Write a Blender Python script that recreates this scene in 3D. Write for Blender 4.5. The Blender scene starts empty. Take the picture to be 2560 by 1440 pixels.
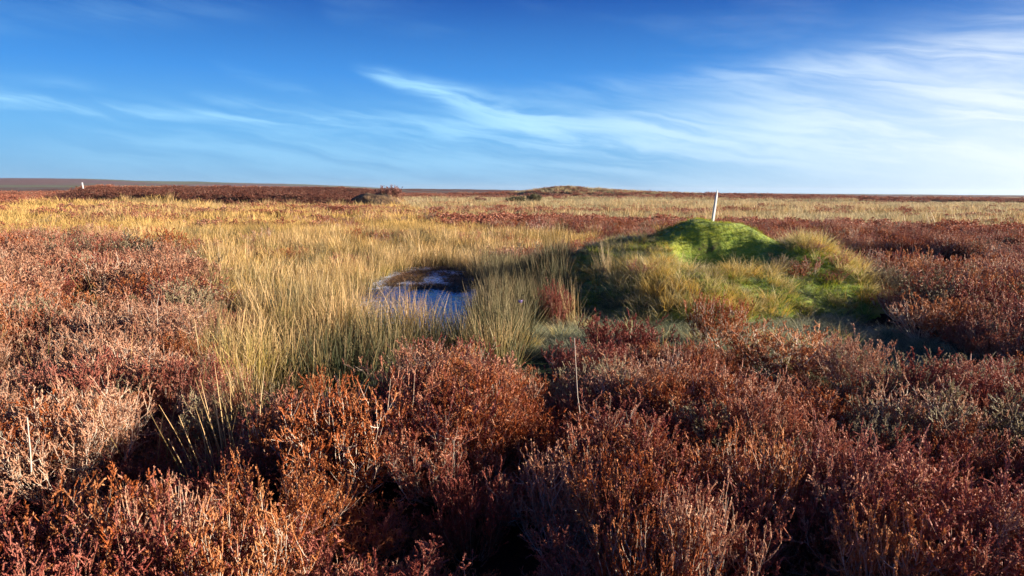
import bpy, math, random
import numpy as np
from mathutils import Vector, Matrix, Euler

# ------------------------------------------------------------------ camera, sky, sun, exposure
S = bpy.context.scene
COL = S.collection
CAM_Z = 1.7
PITCH, ROLL, FPX = math.radians(7.45), math.radians(0.45), 1850.0
cam_d = bpy.data.cameras.new('camera'); cam = bpy.data.objects.new('camera', cam_d); COL.objects.link(cam)
cam_d.sensor_fit = 'HORIZONTAL'; cam_d.sensor_width = 36.0; cam_d.lens = 36.0*FPX/2560
cam_d.clip_start = 0.05; cam_d.clip_end = 30000
CR = (Matrix.Rotation(math.pi/2-PITCH, 4, 'X') @ Matrix.Rotation(ROLL, 4, 'Z'))
cam.matrix_world = Matrix.Translation((0, 0, CAM_Z)) @ CR
S.camera = cam
SUN_AZ, SUN_EL = math.radians(92), math.radians(13.5)      # azimuth from +Y towards +X
EXPOSURE = 1.65
S.view_settings.view_transform = 'Standard'; S.view_settings.look = 'None'
S.view_settings.gamma = 1.0; S.view_settings.use_curve_mapping = False
S.view_settings.exposure = EXPOSURE
S.cycles.use_denoising = True
S.cycles.max_bounces = 6; S.cycles.diffuse_bounces = 3; S.cycles.glossy_bounces = 3
S.cycles.transmission_bounces = 3; S.cycles.transparent_max_bounces = 6
SUN_POWER = 5.0
sd = bpy.data.lights.new('sun', 'SUN'); sun = bpy.data.objects.new('sun', sd); COL.objects.link(sun)
sd.energy = SUN_POWER; sd.angle = math.radians(0.5); sd.color = (1.0, 0.86, 0.68)
sv = Vector((math.sin(SUN_AZ)*math.cos(SUN_EL), math.cos(SUN_AZ)*math.cos(SUN_EL), math.sin(SUN_EL)))
sun.rotation_euler = (-sv).to_track_quat('-Z', 'Y').to_euler(); sun.location = (30, 10, 20)

def pix_dir(px, py):
    v = CR.to_3x3() @ Vector(((px-1280)/FPX, (720-py)/FPX, -1.0))
    return v.normalized()
def gp(px, py, z=0.0):
    """ground point seen at a photograph pixel, on the level z"""
    d = pix_dir(px, py); t = (z-CAM_Z)/min(d.z, -0.0008)
    return (d.x*t, d.y*t)

# ---- small node helpers
class NT:
    def __init__(s, tree): s.t = tree; s.n = tree.nodes; s.l = tree.links
    def new(s, typ, **kw):
        nd = s.n.new(typ)
        for k, v in kw.items(): setattr(nd, k, v)
        return nd
    def set(s, sock, v):
        if isinstance(v, bpy.types.NodeSocket): s.l.new(v, sock)
        else: sock.default_value = v
    def m(s, op, a, b=0.0, c=0.0, clamp=False):
        nd = s.new('ShaderNodeMath', operation=op, use_clamp=clamp)
        s.set(nd.inputs[0], a); s.set(nd.inputs[1], b); s.set(nd.inputs[2], c)
        return nd.outputs[0]
    def mr(s, v, a, b, c=0.0, d=1.0, smooth=True):
        nd = s.new('ShaderNodeMapRange', interpolation_type='SMOOTHSTEP' if smooth else 'LINEAR')
        for i, x in enumerate((v, a, b, c, d)): s.set(nd.inputs[i], x)
        return nd.outputs[0]
    def mix(s, f, a, b):
        nd = s.new('ShaderNodeMix', data_type='RGBA')
        s.set(nd.inputs[0], f)
        for sock, x in ((nd.inputs[6], a), (nd.inputs[7], b)):
            s.set(sock, x if isinstance(x, bpy.types.NodeSocket) else (*x, 1.0)[:4])
        return nd.outputs[2]
    def noise(s, vec, scale, detail=3.0, rough=0.5, dist=0.0):
        nd = s.new('ShaderNodeTexNoise')
        if vec is not None: s.l.new(vec, nd.inputs['Vector'])
        nd.inputs['Scale'].default_value = scale; nd.inputs['Detail'].default_value = detail
        nd.inputs['Roughness'].default_value = rough; nd.inputs['Distortion'].default_value = dist
        return nd.outputs[0]
    def comb(s, x, y, z=0.0):
        nd = s.new('ShaderNodeCombineXYZ')
        for i, v in enumerate((x, y, z)): s.set(nd.inputs[i], v)
        return nd.outputs[0]

# ---- world: Nishita sky with cirrus laid out by azimuth and elevation
W = bpy.data.worlds.new('World'); S.world = W; W.use_nodes = True
w = NT(W.node_tree); w.n.clear()
sky = w.new('ShaderNodeTexSky', sky_type='NISHITA'); sky.sun_disc = False
sky.sun_elevation = SUN_EL; sky.sun_rotation = SUN_AZ
sky.altitude = 300; sky.air_density = 1.0; sky.dust_density = 0.3; sky.ozone_density = 4.0
hs = w.new('ShaderNodeHueSaturation'); w.l.new(sky.outputs[0], hs.inputs['Color'])
hs.inputs['Saturation'].default_value = 1.25; hs.inputs['Value'].default_value = 1.0
tc = w.new('ShaderNodeTexCoord')
sep = w.new('ShaderNodeSeparateXYZ'); w.l.new(tc.outputs['Generated'], sep.inputs[0])
az = w.m('MULTIPLY', w.m('ARCTAN2', sep.outputs[0], sep.outputs[1]), 180/math.pi)
el = w.m('MULTIPLY', w.m('ARCSINE', sep.outputs[2]), 180/math.pi)
def azel(px, py):
    d = pix_dir(px, py); return (math.degrees(math.atan2(d.x, d.y)), math.degrees(math.asin(d.z)))
warp = w.noise(w.comb(w.m('MULTIPLY', az, 0.12), w.m('MULTIPLY', el, 0.3)), 1.0, 3, 0.55)
elw = w.m('ADD', el, w.m('MULTIPLY', w.m('SUBTRACT', warp, 0.5), 1.6))
fine = w.noise(w.comb(w.m('MULTIPLY', az, 0.09), w.m('MULTIPLY', w.m('ADD', elw, w.m('MULTIPLY', az, 0.16)), 0.85), 3.1), 1.0, 6, 0.6, 0.4)
broad = w.noise(w.comb(w.m('MULTIPLY', az, 0.05), w.m('MULTIPLY', w.m('ADD', elw, w.m('MULTIPLY', az, 0.1)), 0.28), 7.7), 1.0, 4, 0.55)
finem = w.mr(fine, 0.34, 0.68, 0.12, 1.15)
def streak(p, q, w0, w1, i0, i1, asym=1.0, f=finem):
    """soft tapered streak from pixel p to pixel q of the photograph, turned into sky angles"""
    (ax, ay), (bx, by) = azel(*p), azel(*q)
    dx, dy = bx-ax, by-ay; L2 = dx*dx+dy*dy; L = math.sqrt(L2)
    rx, ry = w.m('SUBTRACT', az, ax), w.m('SUBTRACT', elw, ay)
    t = w.m('DIVIDE', w.m('ADD', w.m('MULTIPLY', rx, dx), w.m('MULTIPLY', ry, dy)), L2)
    dd = w.m('DIVIDE', w.m('SUBTRACT', w.m('MULTIPLY', ry, dx), w.m('MULTIPLY', rx, dy)), L)
    tc_ = w.m('MULTIPLY', t, 1.0, clamp=True)
    wd = w.m('ADD', w.m('MULTIPLY', tc_, w1-w0), w0)
    g = w.m('POWER', w.m('DIVIDE', dd, wd), 2.0)
    ends = w.m('MULTIPLY', w.mr(t, -0.12, 0.1), w.mr(t, 1.15, 0.8))
    inten = w.m('ADD', w.m('MULTIPLY', tc_, (i1-i0)*1.25), i0*1.25)
    r = w.m('MULTIPLY', w.m('EXPONENT', w.m('MULTIPLY', g, -1.0)), w.m('MULTIPLY', ends, inten))
    return w.m('MULTIPLY', r, f)
parts = [
    streak((925, 172), (1420, 335), .4, 1.2, .75, .60), streak((1060, 205), (1330, 295), .3, .6, .25, .30),
    streak((540, 160), (800, 245), .25, .5, .26, .12), streak((500, 235), (900, 300), .3, .6, .25, .22),
    streak((-80, 245), (900, 305), .35, .4, .6, .42), streak((1000, 190), (1300, 290), .12, .3, .4, .4), streak((-100, 268), (500, 290), .2, .3, .3, .2), streak((-200, 205), (230, 225), .9, .5, .22, .12),
    streak((700, 290), (1700, 340), .5, 1.2, .30, .45), streak((300, 330), (2100, 350), 2.2, 2.6, .16, .36),
    streak((1150, 290), (1950, 345), 1.0, 1.4, .22, .42), streak((1750, 270), (2700, 150), 2.0, 3.0, .15, .62),
    streak((1500, 300), (2700, 250), 1.6, 4.4, .2, .95, f=broad), streak((1900, 330), (2900, 310), 2.0, 3.2, .35, .9),
    streak((1300, 240), (2500, 120), .8, 1.0, .08, .35), streak((-200, 30), (700, 20), 1.2, .8, .12, .05),
    streak((1700, 400), (2900, 420), 2.4, 3.0, .2, .85, f=0.85), streak((0, 380), (2000, 400), 2.0, 2.6, .12, .2),
]
tot = parts[0]
for p_ in parts[1:]: tot = w.m('SUBTRACT', 1.0, w.m('MULTIPLY', w.m('SUBTRACT', 1.0, tot), w.m('SUBTRACT', 1.0, w.m('MINIMUM', p_, 0.98))))
# thin veil elsewhere round the horizon, so the sky goes on outside the picture
veil = w.m('MULTIPLY', w.mr(broad, 0.48, 0.8), w.m('MULTIPLY', w.mr(el, 0.0, 4.0), w.mr(el, 60.0, 12.0, 0.0, 0.16)))
tot = w.m('MAXIMUM', tot, veil, clamp=True)
cloud_col = w.mix(w.mr(az, -10.0, 38.0), (2.8, 5.4, 7.4), (6.0, 6.6, 7.1))
tone = w.new('ShaderNodeValToRGB'); w.l.new(w.m('DIVIDE', el, 60.0, clamp=True), tone.inputs[0]); te = tone.color_ramp.elements
while len(te) < 5: te.new(0.5)
for e_, (p_, c_) in zip(te, ((0.0, (1.2, 3.1, 5.3)), (0.07, (0.85, 3.0, 6.0)), (0.14, (0.34, 1.95, 5.5)), (0.24, (0.04, 0.46, 2.75)), (1.0, (0.03, 0.22, 1.1)))): e_.position = p_; e_.color = (*c_, 1)
clear = w.mix(0.85, hs.outputs[0], tone.outputs[0])
skyc = w.mix(tot, clear, cloud_col)
bg = w.new('ShaderNodeBackground'); w.l.new(skyc, bg.inputs[0]); bg.inputs[1].default_value = 0.050
wo = w.new('ShaderNodeOutputWorld'); w.l.new(bg.outputs[0], wo.inputs[0])

# ------------------------------------------------------------------ numeric helpers
def hash2(ix, iy, seed):
    h = (ix.astype(np.int64)*374761393 + iy.astype(np.int64)*668265263 + seed*982451653) & 0xffffffff
    h = ((h ^ (h >> 13))*1274126177) & 0xffffffff
    return ((h ^ (h >> 16)) & 0xffff)/65535.0
def vnoise(x, y, seed=0):
    x = np.asarray(x, float); y = np.asarray(y, float)
    ix, iy = np.floor(x), np.floor(y); fx, fy = x-ix, y-iy
    fx, fy = fx*fx*(3-2*fx), fy*fy*(3-2*fy)
    a, b = hash2(ix, iy, seed), hash2(ix+1, iy, seed); c, d = hash2(ix, iy+1, seed), hash2(ix+1, iy+1, seed)
    return (a*(1-fx)+b*fx)*(1-fy)+(c*(1-fx)+d*fx)*fy
def fbm(x, y, seed=0, oct=4):
    s, a, n = 0, 1.0, 0
    for o in range(oct):
        s = s+a*vnoise(x*2**o+o*17.3, y*2**o-o*9.1, seed+o); n += a; a *= 0.5
    return s/n
def sstep(v, a, b):
    t = np.clip((v-a)/(b-a), 0, 1); return t*t*(3-2*t)
def inpoly(x, y, P):
    r = np.zeros(x.shape, bool); n = len(P)
    for i in range(n):
        (x1, y1), (x2, y2) = P[i], P[(i+1) % n]
        if y1 == y2: continue
        c = ((y1 > y) != (y2 > y)) & (x < (x2-x1)*(y-y1)/(y2-y1)+x1); r ^= c
    return r
def PW(pts, z=0.0): return [gp(px, py, z) for px, py in pts]
def polydist(x, y, P):
    d = np.full(x.shape, 1e9)
    for i in range(len(P)):
        (x1, y1), (x2, y2) = P[i], P[(i+1) % len(P)]
        ex, ey = x2-x1, y2-y1; t = np.clip(((x-x1)*ex+(y-y1)*ey)/(ex*ex+ey*ey+1e-9), 0, 1)
        d = np.minimum(d, np.hypot(x-x1-t*ex, y-y1-t*ey))
    return np.where(inpoly(x, y, P), -d, d)

# ------------------------------------------------------------------ map of the moor (world metres)
WATER_Z = -0.10
POOL = PW([(905, 712), (960, 684), (1040, 668), (1130, 668), (1200, 690), (1225, 745), (1215, 790), (1190, 825), (1100, 850), (970, 845), (900, 825), (880, 765)], WATER_Z)
P_GOLD = PW([(-900, 508), (0, 513), (450, 507), (700, 505), (900, 505), (1000, 512), (1340, 510), (1500, 556), (1570, 600), (1400, 628), (1300, 640), (1200, 668), (1205, 740), (1215, 860), (1240, 1050), (1100, 1100), (720, 1200), (620, 1200), (500, 1000), (400, 900), (380, 660), (250, 650), (-900, 650)], 0.0)
P_PALE = PW([(1000, 499), (1340, 497), (1600, 491), (2000, 490), (2560, 492), (3600, 496), (3600, 620), (2560, 590), (1850, 565), (1700, 560), (1350, 560), (1110, 540), (1000, 512)], 0.1)
P_BAND = PW([(1105, 536), (1350, 536), (1680, 545), (1820, 548), (2300, 560), (3600, 590), (3600, 660), (2250, 640), (2050, 605), (1850, 590), (1500, 575), (1350, 566), (1110, 552)], 0.4)
P_LEFT = PW([(-1200, 580), (0, 576), (250, 578), (400, 592), (500, 625), (545, 655), (500, 730), (490, 800), (440, 850), (520, 960), (600, 1000), (700, 950), (850, 905), (960, 868), (1100, 852), (1230, 850), (1290, 870), (1340, 900), (1420, 900), (1450, 820), (1490, 792), (1580, 790), (1690, 800), (1740, 790), (1860, 800), (2000, 812), (2130, 815), (2210, 870), (2290, 900), (2330, 895), (2700, 880), (3600, 860), (3600, 1800), (-1200, 1800)], 0.50)
P_RIGHT = PW([(2250, 640), (2560, 610), (3600, 620), (3600, 850), (2560, 850), (2300, 850), (2210, 800), (2200, 760), (2120, 690), (2180, 650)], 0.40)
P_DARKL = PW([(-2400, 470), (0, 480), (125, 488), (110, 515), (-2400, 525)], 0.2)
RIDGE = [(-42, 70), (-36, 67), (-26, 66), (-14.5, 68), (-17, 96), (-30, 175), (-52, 200), (-118, 205), (-84, 140)]
MX, MY = 2.95, 12.2
CX, CY = 3.42, 12.55

HOLLOWS = [PW([(2020, 605), (2250, 628), (2520, 640), (2460, 672), (2250, 676), (2090, 660)], 0.15),
           PW([(250, 1030), (420, 1000), (640, 1010), (700, 1060), (620, 1160), (560, 1300), (420, 1330), (200, 1250), (210, 1120)], 0.25),
           PW([(1090, 1180), (1240, 1090), (1400, 1130), (1440, 1260), (1400, 1500), (1080, 1500), (1050, 1330)], 0.2),
           PW([(1300, 900), (1420, 880), (1450, 950), (1420, 1080), (1350, 1100), (1320, 1000)], 0.2),
           PW([(1820, 885), (2000, 880), (2200, 930), (2300, 985), (2100, 965), (1850, 950)], 0.25),
           PW([(2160, 800), (2260, 790), (2400, 850), (2600, 860), (2800, 900), (2560, 905), (2300, 905), (2200, 880)], 0.2),
           PW([(2130, 740), (2210, 750), (2220, 790), (2180, 830), (2120, 800)], 0.1),
           PW([(-60, 1180), (160, 1150), (230, 1300), (100, 1420), (-60, 1500)], 0.2),
           PW([(1440, 1010), (1540, 1040), (1700, 1130), (1640, 1160), (1500, 1100)], 0.2),
           PW([(700, 1400), (900, 1330), (1090, 1180), (1120, 1330), (1100, 1500), (700, 1500)], 0.2),
           PW([(2000, 1050), (2120, 1060), (2150, 1140), (2040, 1150)], 0.2), PW([(2240, 1180), (2400, 1200), (2380, 1290), (2250, 1260)], 0.2),
           PW([(1880, 1290), (2080, 1260), (2220, 1420), (1950, 1500)], 0.2)]
def hollow(x, y):
    """0..1, 1 inside a gap between the bush clumps"""
    wx = x+0.22*(fbm(x*3, y*3, 151)-0.5); wy = y+0.22*(fbm(x*3, y*3, 152)-0.5); k = np.zeros(x.shape)
    for P in HOLLOWS: k = np.maximum(k, sstep(-polydist(wx, wy, P), -0.10, 0.06))
    return k
def mound_h(x, y):
    """height of the grassy mound over the moor"""
    wx = x+0.25*(fbm(x*1.1, y*1.1, 21)-0.5); wy = y+0.3*(fbm(x*1.2, y*1.2, 33)-0.5)
    dx, dy = (wx-MX), (wy-MY)
    ang = np.arctan2(dy, dx); rr = 2.65+0.22*np.cos(2*ang)+0.15*np.sin(3*ang+0.7)
    d = np.hypot(dx/1.02, dy)/rr
    base = 0.80*np.power(np.clip(1-d**2.3, 0, 1), 0.9)
    tail = 0.38*np.exp(-(((wx-5.25)/0.75)**2+((wy-12.0)/0.8)**2)*1.1)
    left = 0.36*np.exp(-(((wx-1.55)/1.2)**2+((wy-12.9)/0.9)**2))
    left = left+0.07*np.exp(-(((wx-2.4)/0.5)**2+((wy-12.7)/0.8)**2))
    right = 0.16*np.exp(-(((wx-4.5)/0.6)**2+((wy-12.2)/0.7)**2))
    cd = np.hypot((wx-CX)/1.12, (wy-CY)/0.95)
    cap = 0.50*(1-sstep(cd, 0.25, 1.12))
    h = base+cap+left+right+tail
    # scooped-out face towards the south west
    sc = np.exp(-(((x-3.28-0.15*(y-11.6))/0.62)**4+((y-11.62)/0.52)**4))
    h = h-0.40*sc
    spur = 0.07*np.exp(-(((x-4.0)/0.20)**2+((y-11.75)/0.4)**2)); h = h+spur
    lump = (fbm(x*2.2, y*2.2, 5)-0.5)*0.26*sstep(h, 0.05, 0.3)*(0.35+0.65*sstep(np.hypot(x-CX, y-CY), 0.6, 1.4))
    return h+lump+(fbm(x*7, y*7, 8, 3)-0.5)*0.035*sstep(h, 0.02, 0.15)
def ground_h(x, y):
    x = np.asarray(x, float); y = np.asarray(y, float)
    r = np.hypot(x, y)
    h = (fbm(x*0.35, y*0.35, 2)-0.5)*0.16*sstep(r, 1, 6)+(fbm(x*1.7, y*1.7, 12)-0.5)*0.06
    h = h+(fbm(x*0.045, y*0.045, 3)-0.5)*0.8*sstep(r, 55, 110)
    h = h+(fbm(x*0.004, y*0.004, 4)-0.45)*5.0*sstep(r, 250, 900)
    h = h*(1-0.8*np.exp(-((x-2)**2+(y-11)**2)/20))
    h = h-0.25*np.exp(-((x-0.0)**2/26+(y-17)**2/60))
    rd = polydist(x, y, RIDGE)
    h = h+(0.85+0.7*sstep(y, 80, 160)+(fbm(x*0.12, y*0.12, 41)-0.5)*0.5)*sstep(-rd, -1.0, 4.0)
    far = sstep(y, 120, 190)
    for (hx, hy, sx, sy, hh) in ((12.5, 205, 7, 9, 1.2), (25, 208, 10, 9, 0.9), (8, 212, 26, 12, 0.7), (64, 215, 36, 16, 0.9), (-70, 420, 18, 30, 2.3), (-60, 700, 110, 60, 3.0), (110, 300, 80, 40, 0.6)):
        h = h+hh*np.exp(-((x-hx)**2/(2*sx*sx)+(y-hy)**2/(2*sy*sy)))*(0.85+0.3*fbm(x*0.2, y*0.2, 50))
    h = h+(fbm(x*0.0016+3, y*0.0016, 55, 5)*22-6)*sstep(r, 1100, 2000)*sstep(-x, 250, 700)
    for (x0, x1, yy0, yy1, st) in ((3, 70, 128, 118, 0.45), (30, 120, 175, 150, 0.5), (25, 95, 150, 112, 0.3)):
        t = np.clip((x-x0)/(x1-x0), 0, 1); e = yy0+(yy1-yy0)*t+2*np.sin(x*0.11)
        h = h+st*sstep(y-e, 0, 1.6)*sstep(x, x0-8, x0+6)*(1-sstep(x, x1, x1+25))*(1-sstep(y-e, 4, 40))
    h = h+16*np.exp(-((x+1350)**2/(2*420**2)+(y-2000)**2/(2*500**2)))+8*np.exp(-((x+750)**2/(2*330**2)+(y-2100)**2/(2*350**2)))
    pd = polydist(x+0.7*(fbm(x*2.6, y*1.6, 161)-0.5), y+1.0*(fbm(x*2.6, y*1.6, 162)-0.5), POOL)
    h = h*(sstep(pd, -0.3, 0.9))-0.05*(1-sstep(pd, 0.0, 1.0))
    h = h-0.12*hollow(x, y)*(r < 12)
    h = np.where(pd < 0.25, h-0.30*sstep(-pd, -0.25, 0.35), h)
    return h
def surf_h(x, y): return ground_h(x, y)+mound_h(x, y)

HEATH, GOLD, PALE, BAND, TURF, GREY, RED, WATER, MOUND = range(9)
def zone(x, y):
    x = np.asarray(x, float); y = np.asarray(y, float)
    r = np.hypot(x, y); a = 0.028*r+0.25; f = 1.1/(0.5+r*0.06)
    wx = x+a*2*(fbm(x*f, y*f, 61)-0.5); wy = y+a*4*(fbm(x*f+9, y*f, 71)-0.5)
    z = np.full(x.shape, HEATH)
    z = np.where(r > 75, np.where(fbm(x*0.02, y*0.05, 81) > 0.52, RED, GREY), z)
    z = np.where((wx > 4) & (wy > 118) & (wy < 215), RED, z)
    z = np.where((wx > -34) & (wx < 8) & (wy > 95) & (wy < 260), GREY, z)
    z = np.where(inpoly(wx, wy, P_GOLD), GOLD, z)
    z = np.where((z == HEATH) & (wx > -0.9) & (wx < 1.0) & (wy > 6) & (wy < 15), TURF, z)
    z = np.where(inpoly(wx, wy, P_PALE), PALE, z)
    z = np.where(inpoly(wx, wy, P_DARKL), GREY, z)
    z = np.where(polydist(wx, wy, RIDGE) < 0, RED, z)
    z = np.where(inpoly(wx, wy, P_BAND), BAND, z)
    z = np.where(inpoly(wx, wy, P_LEFT), HEATH, z)
    z = np.where((inpoly(wx, wy, P_RIGHT)) , HEATH, z)
    near_m = (np.hypot((wx-2.75)/1.08, wy-11.9) < 2.85)
    z = np.where(near_m & ~inpoly(wx, wy, P_LEFT) & (wx > 0.2), TURF, z)
    z = np.where((x > 0.15) & (x < 4.9) & (y > 6.3) & (y < 10) & ~inpoly(wx, wy, P_LEFT), TURF, z)
    z = np.where(mound_h(x, y) > 0.07, MOUND, z)
    z = np.where(polydist(x, y, POOL) < 0.02, WATER, z)
    z = np.where((y < 1.5), HEATH, z)
    return z

# ------------------------------------------------------------------ mesh helpers
def tag(o, label=None, cat=None, group=None, kind=None):
    if label: o['label'] = label
    if cat: o['category'] = cat
    if group: o['group'] = group
    if kind: o['kind'] = kind
    return o
class MB:
    """collects quads / triangles with per-vertex attributes and material slots"""
    def __init__(s): s.v = []; s.f = []; s.m = []; s.t = []; s.r = []; s.n = 0
    def quads(s, V, F, mat=0, t=None, r=None):
        V = np.asarray(V, np.float32).reshape(-1, 3); F = np.asarray(F, np.int64)
        s.v.append(V); s.f.append(F+s.n); s.m.append(np.full(len(F), mat, np.int32)); n = len(V)
        s.t.append(np.broadcast_to(np.asarray(0.0 if t is None else t, np.float32), (n,)).astype(np.float32))
        s.r.append(np.broadcast_to(np.asarray(0.0 if r is None else r, np.float32), (n,)).astype(np.float32)); s.n += n
    def mesh(s, name, mats, smooth=False):
        V = np.concatenate(s.v); me = bpy.data.meshes.new(name)
        me.vertices.add(len(V)); me.vertices.foreach_set('co', V.ravel())
        nf = sum(len(f) for f in s.f); idx = np.concatenate([f.ravel() for f in s.f])
        ks = np.concatenate([np.full(len(f), f.shape[1]) for f in s.f])
        me.loops.add(len(idx)); me.loops.foreach_set('vertex_index', idx.astype(np.int32))
        me.polygons.add(nf); st = np.concatenate([[0], np.cumsum(ks)[:-1]]).astype(np.int32)
        me.polygons.foreach_set('loop_start', st)
        me.polygons.foreach_set('material_index', np.concatenate(s.m))
        me.polygons.foreach_set('use_smooth', np.full(nf, smooth))
        me.update(calc_edges=True)
        for nm, a in (('t', s.t), ('rnd', s.r)):
            at = me.attributes.new(nm, 'FLOAT', 'POINT'); at.data.foreach_set('value', np.concatenate(a))
        for m_ in mats: me.materials.append(m_)
        return me
def norm(v): return v/(np.linalg.norm(v, axis=-1, keepdims=True)+1e-9)
def tubes(mb, P, R, mat=0, sides=3, t=None, r=None):
    """P (n,k,3) centre lines, R (n,k) radii"""
    n, k, _ = P.shape
    T = norm(np.gradient(P, axis=1)); A = norm(np.cross(T, np.array([0.31, 0.9, 0.27]))); B = np.cross(T, A)
    ang = np.arange(sides)*2*np.pi/sides
    V = P[:, :, None]+R[:, :, None, None]*(np.cos(ang)[:, None]*A[:, :, None]+np.sin(ang)[:, None]*B[:, :, None])
    i = np.arange(n)[:, None, None]*k*sides; j = np.arange(k-1)[None, :, None]*sides; c = np.arange(sides)[None, None]
    a = i+j+c; b = i+j+(c+1) % sides
    F = np.stack([a, b, b+sides, a+sides], -1).reshape(-1, 4)
    tt = np.broadcast_to((np.linspace(0, 1, k) if t is None else t)[None, :, None], (n, k, sides)).ravel() if t is None or np.ndim(t) == 1 else np.repeat(t, sides, axis=1).ravel()
    rr = 0.0 if r is None else np.broadcast_to(np.asarray(r)[:, None, None], (n, k, sides)).ravel()
    mb.quads(V, F, mat, tt, rr)
def leaves(mb, P, D, L, Wd, rng, mat=0, t=None, r=None):
    """one pointed diamond per leaf: P base, D direction, L length, Wd width"""
    n = len(P); S_ = norm(np.cross(D, rng.normal(size=(n, 3))))
    L = np.broadcast_to(L, (n,))[:, None]; Wd = np.broadcast_to(Wd, (n,))[:, None]
    V = np.stack([P, P+D*L*0.45+S_*Wd*0.5, P+D*L, P+D*L*0.45-S_*Wd*0.5], 1)
    F = (np.arange(n)[:, None]*4+np.arange(4)[None])
    mb.quads(V, F, mat, np.repeat(np.broadcast_to(0 if t is None else t, (n,)), 4), np.repeat(np.broadcast_to(0 if r is None else r, (n,)), 4))
def blades(mb, B, az_, lean, L, Wd, droop, rng, segs=4, mat=0, tip=0.15, r=None):
    n = len(B); k = segs+1; s_ = np.linspace(0, 1, k)[None]
    ph = lean[:, None]+droop[:, None]*s_**1.6
    dirs = np.stack([np.sin(ph)*np.cos(az_)[:, None], np.sin(ph)*np.sin(az_)[:, None], np.cos(ph)], -1)
    P = B[:, None]+np.concatenate([np.zeros((n, 1, 3)), np.cumsum((dirs[:, 1:]+dirs[:, :-1])*0.5*(L[:, None, None]/segs), 1)], 1)
    fa = rng.uniform(0, 2*np.pi, n); side = np.stack([np.cos(fa), np.sin(fa), np.zeros(n)], -1)[:, None]
    wd = Wd[:, None]*(1-(1-tip)*s_**1.5)*0.5
    V = np.stack([P-side*wd[..., None], P+side*wd[..., None]], 2)
    a = np.arange(n)[:, None]*k*2+np.arange(segs)[None]*2
    F = np.stack([a, a+1, a+3, a+2], -1).reshape(-1, 4)
    rr = rng.random(n) if r is None else r
    mb.quads(V, F, mat, np.repeat(np.broadcast_to(s_, (n, k)), 2, axis=1).ravel(), np.repeat(rr, 2*k))

# ------------------------------------------------------------------ materials
def new_mat(name):
    m_ = bpy.data.materials.new(name); m_.use_nodes = True; t = NT(m_.node_tree); t.n.clear()
    return m_, t, t.new('ShaderNodeOutputMaterial')
def attr(t, name):
    nd = t.new('ShaderNodeAttribute'); nd.attribute_name = name; return nd
def plant_mat(name, colfn, trans=0.3, rough=0.6, spec=0.25):
    m_, t, out = new_mat(name)
    geo = t.new('ShaderNodeNewGeometry'); oi = t.new('ShaderNodeObjectInfo')
    c = colfn(t, attr(t, 't').outputs['Fac'], attr(t, 'rnd').outputs['Fac'], oi.outputs['Random'], geo.outputs['Position'])
    p = t.new('ShaderNodeBsdfPrincipled'); t.l.new(c, p.inputs['Base Color'])
    p.inputs['Roughness'].default_value = rough; p.inputs['Specular IOR Level'].default_value = spec
    if trans > 0:
        tr = t.new('ShaderNodeBsdfTranslucent'); t.l.new(c, tr.inputs[0])
        mx = t.new('ShaderNodeMixShader'); mx.inputs[0].default_value = trans
        t.l.new(p.outputs[0], mx.inputs[1]); t.l.new(tr.outputs[0], mx.inputs[2]); t.l.new(mx.outputs[0], out.inputs[0])
    else: t.l.new(p.outputs[0], out.inputs[0])
    return m_
def ramp(t, f, stops):
    nd = t.new('ShaderNodeValToRGB'); t.l.new(f, nd.inputs[0]); e = nd.color_ramp.elements
    while len(e) < len(stops): e.new(0.5)
    for i, (p, c) in enumerate(stops): e[i].position = p; e[i].color = (*c, 1)
    return nd.outputs[0]
def heather_cols(rust, tan, maroon, greyf):
    def fn(t, tt, rnd, oi, pos):
        patch = t.noise(pos, 0.9, 3, 0.6); p2 = t.noise(pos, 2.7, 2, 0.5)
        v = t.m('ADD', t.m('MULTIPLY', rnd, 0.55), t.m('ADD', t.m('MULTIPLY', oi, 0.28), t.m('MULTIPLY', t.m('SUBTRACT', patch, 0.42), 0.9)))
        base = ramp(t, v, [(0.0, maroon), (0.38, rust), (0.72, tuple(0.5*(a+b) for a, b in zip(rust, tan))), (1.0, tan)])
        tipc = t.mix(t.m('MULTIPLY', t.mr(tt, 0.55, 1.0), t.mr(rnd, 0.25, 0.95, 0.0, 0.62)), base, tan)
        g = t.m('MULTIPLY', t.mr(t.m('ADD', p2, t.m('MULTIPLY', oi, 0.25)), 0.66, 0.86), greyf)
        return t.mix(g, tipc, (0.30, 0.25, 0.19))
    return fn
RUST, TAN, MAROON = (0.35, 0.105, 0.054), (0.63, 0.37, 0.245), (0.15, 0.032, 0.022)
M_HEATH = plant_mat('heather foliage', heather_cols(RUST, TAN, MAROON, 0.35), 0.22)
M_HEATH_O = plant_mat('orange heather foliage', heather_cols((0.36, 0.095, 0.025), (0.56, 0.28, 0.12), (0.15, 0.03, 0.012), 0.1), 0.22)
M_HEATH_R = plant_mat('dark red heather foliage', heather_cols((0.26, 0.06, 0.042), (0.42, 0.17, 0.12), (0.10, 0.020, 0.018), 0.1), 0.2)
M_HEATH_P = plant_mat('pale heather foliage', heather_cols((0.42, 0.19, 0.11), (0.64, 0.43, 0.29), (0.20, 0.06, 0.04), 0.2), 0.22)
M_HEATH_G = plant_mat('grey green heather foliage', heather_cols((0.22, 0.17, 0.09), (0.42, 0.37, 0.24), (0.08, 0.05, 0.025), 0.6), 0.22)
M_BARK = plant_mat('heather stem', lambda t, tt, rnd, oi, pos: ramp(t, rnd, [(0.0, (0.10, 0.04, 0.025)), (0.6, (0.22, 0.10, 0.06)), (1.0, (0.42, 0.32, 0.24))]), 0.0, 0.7)
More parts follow.
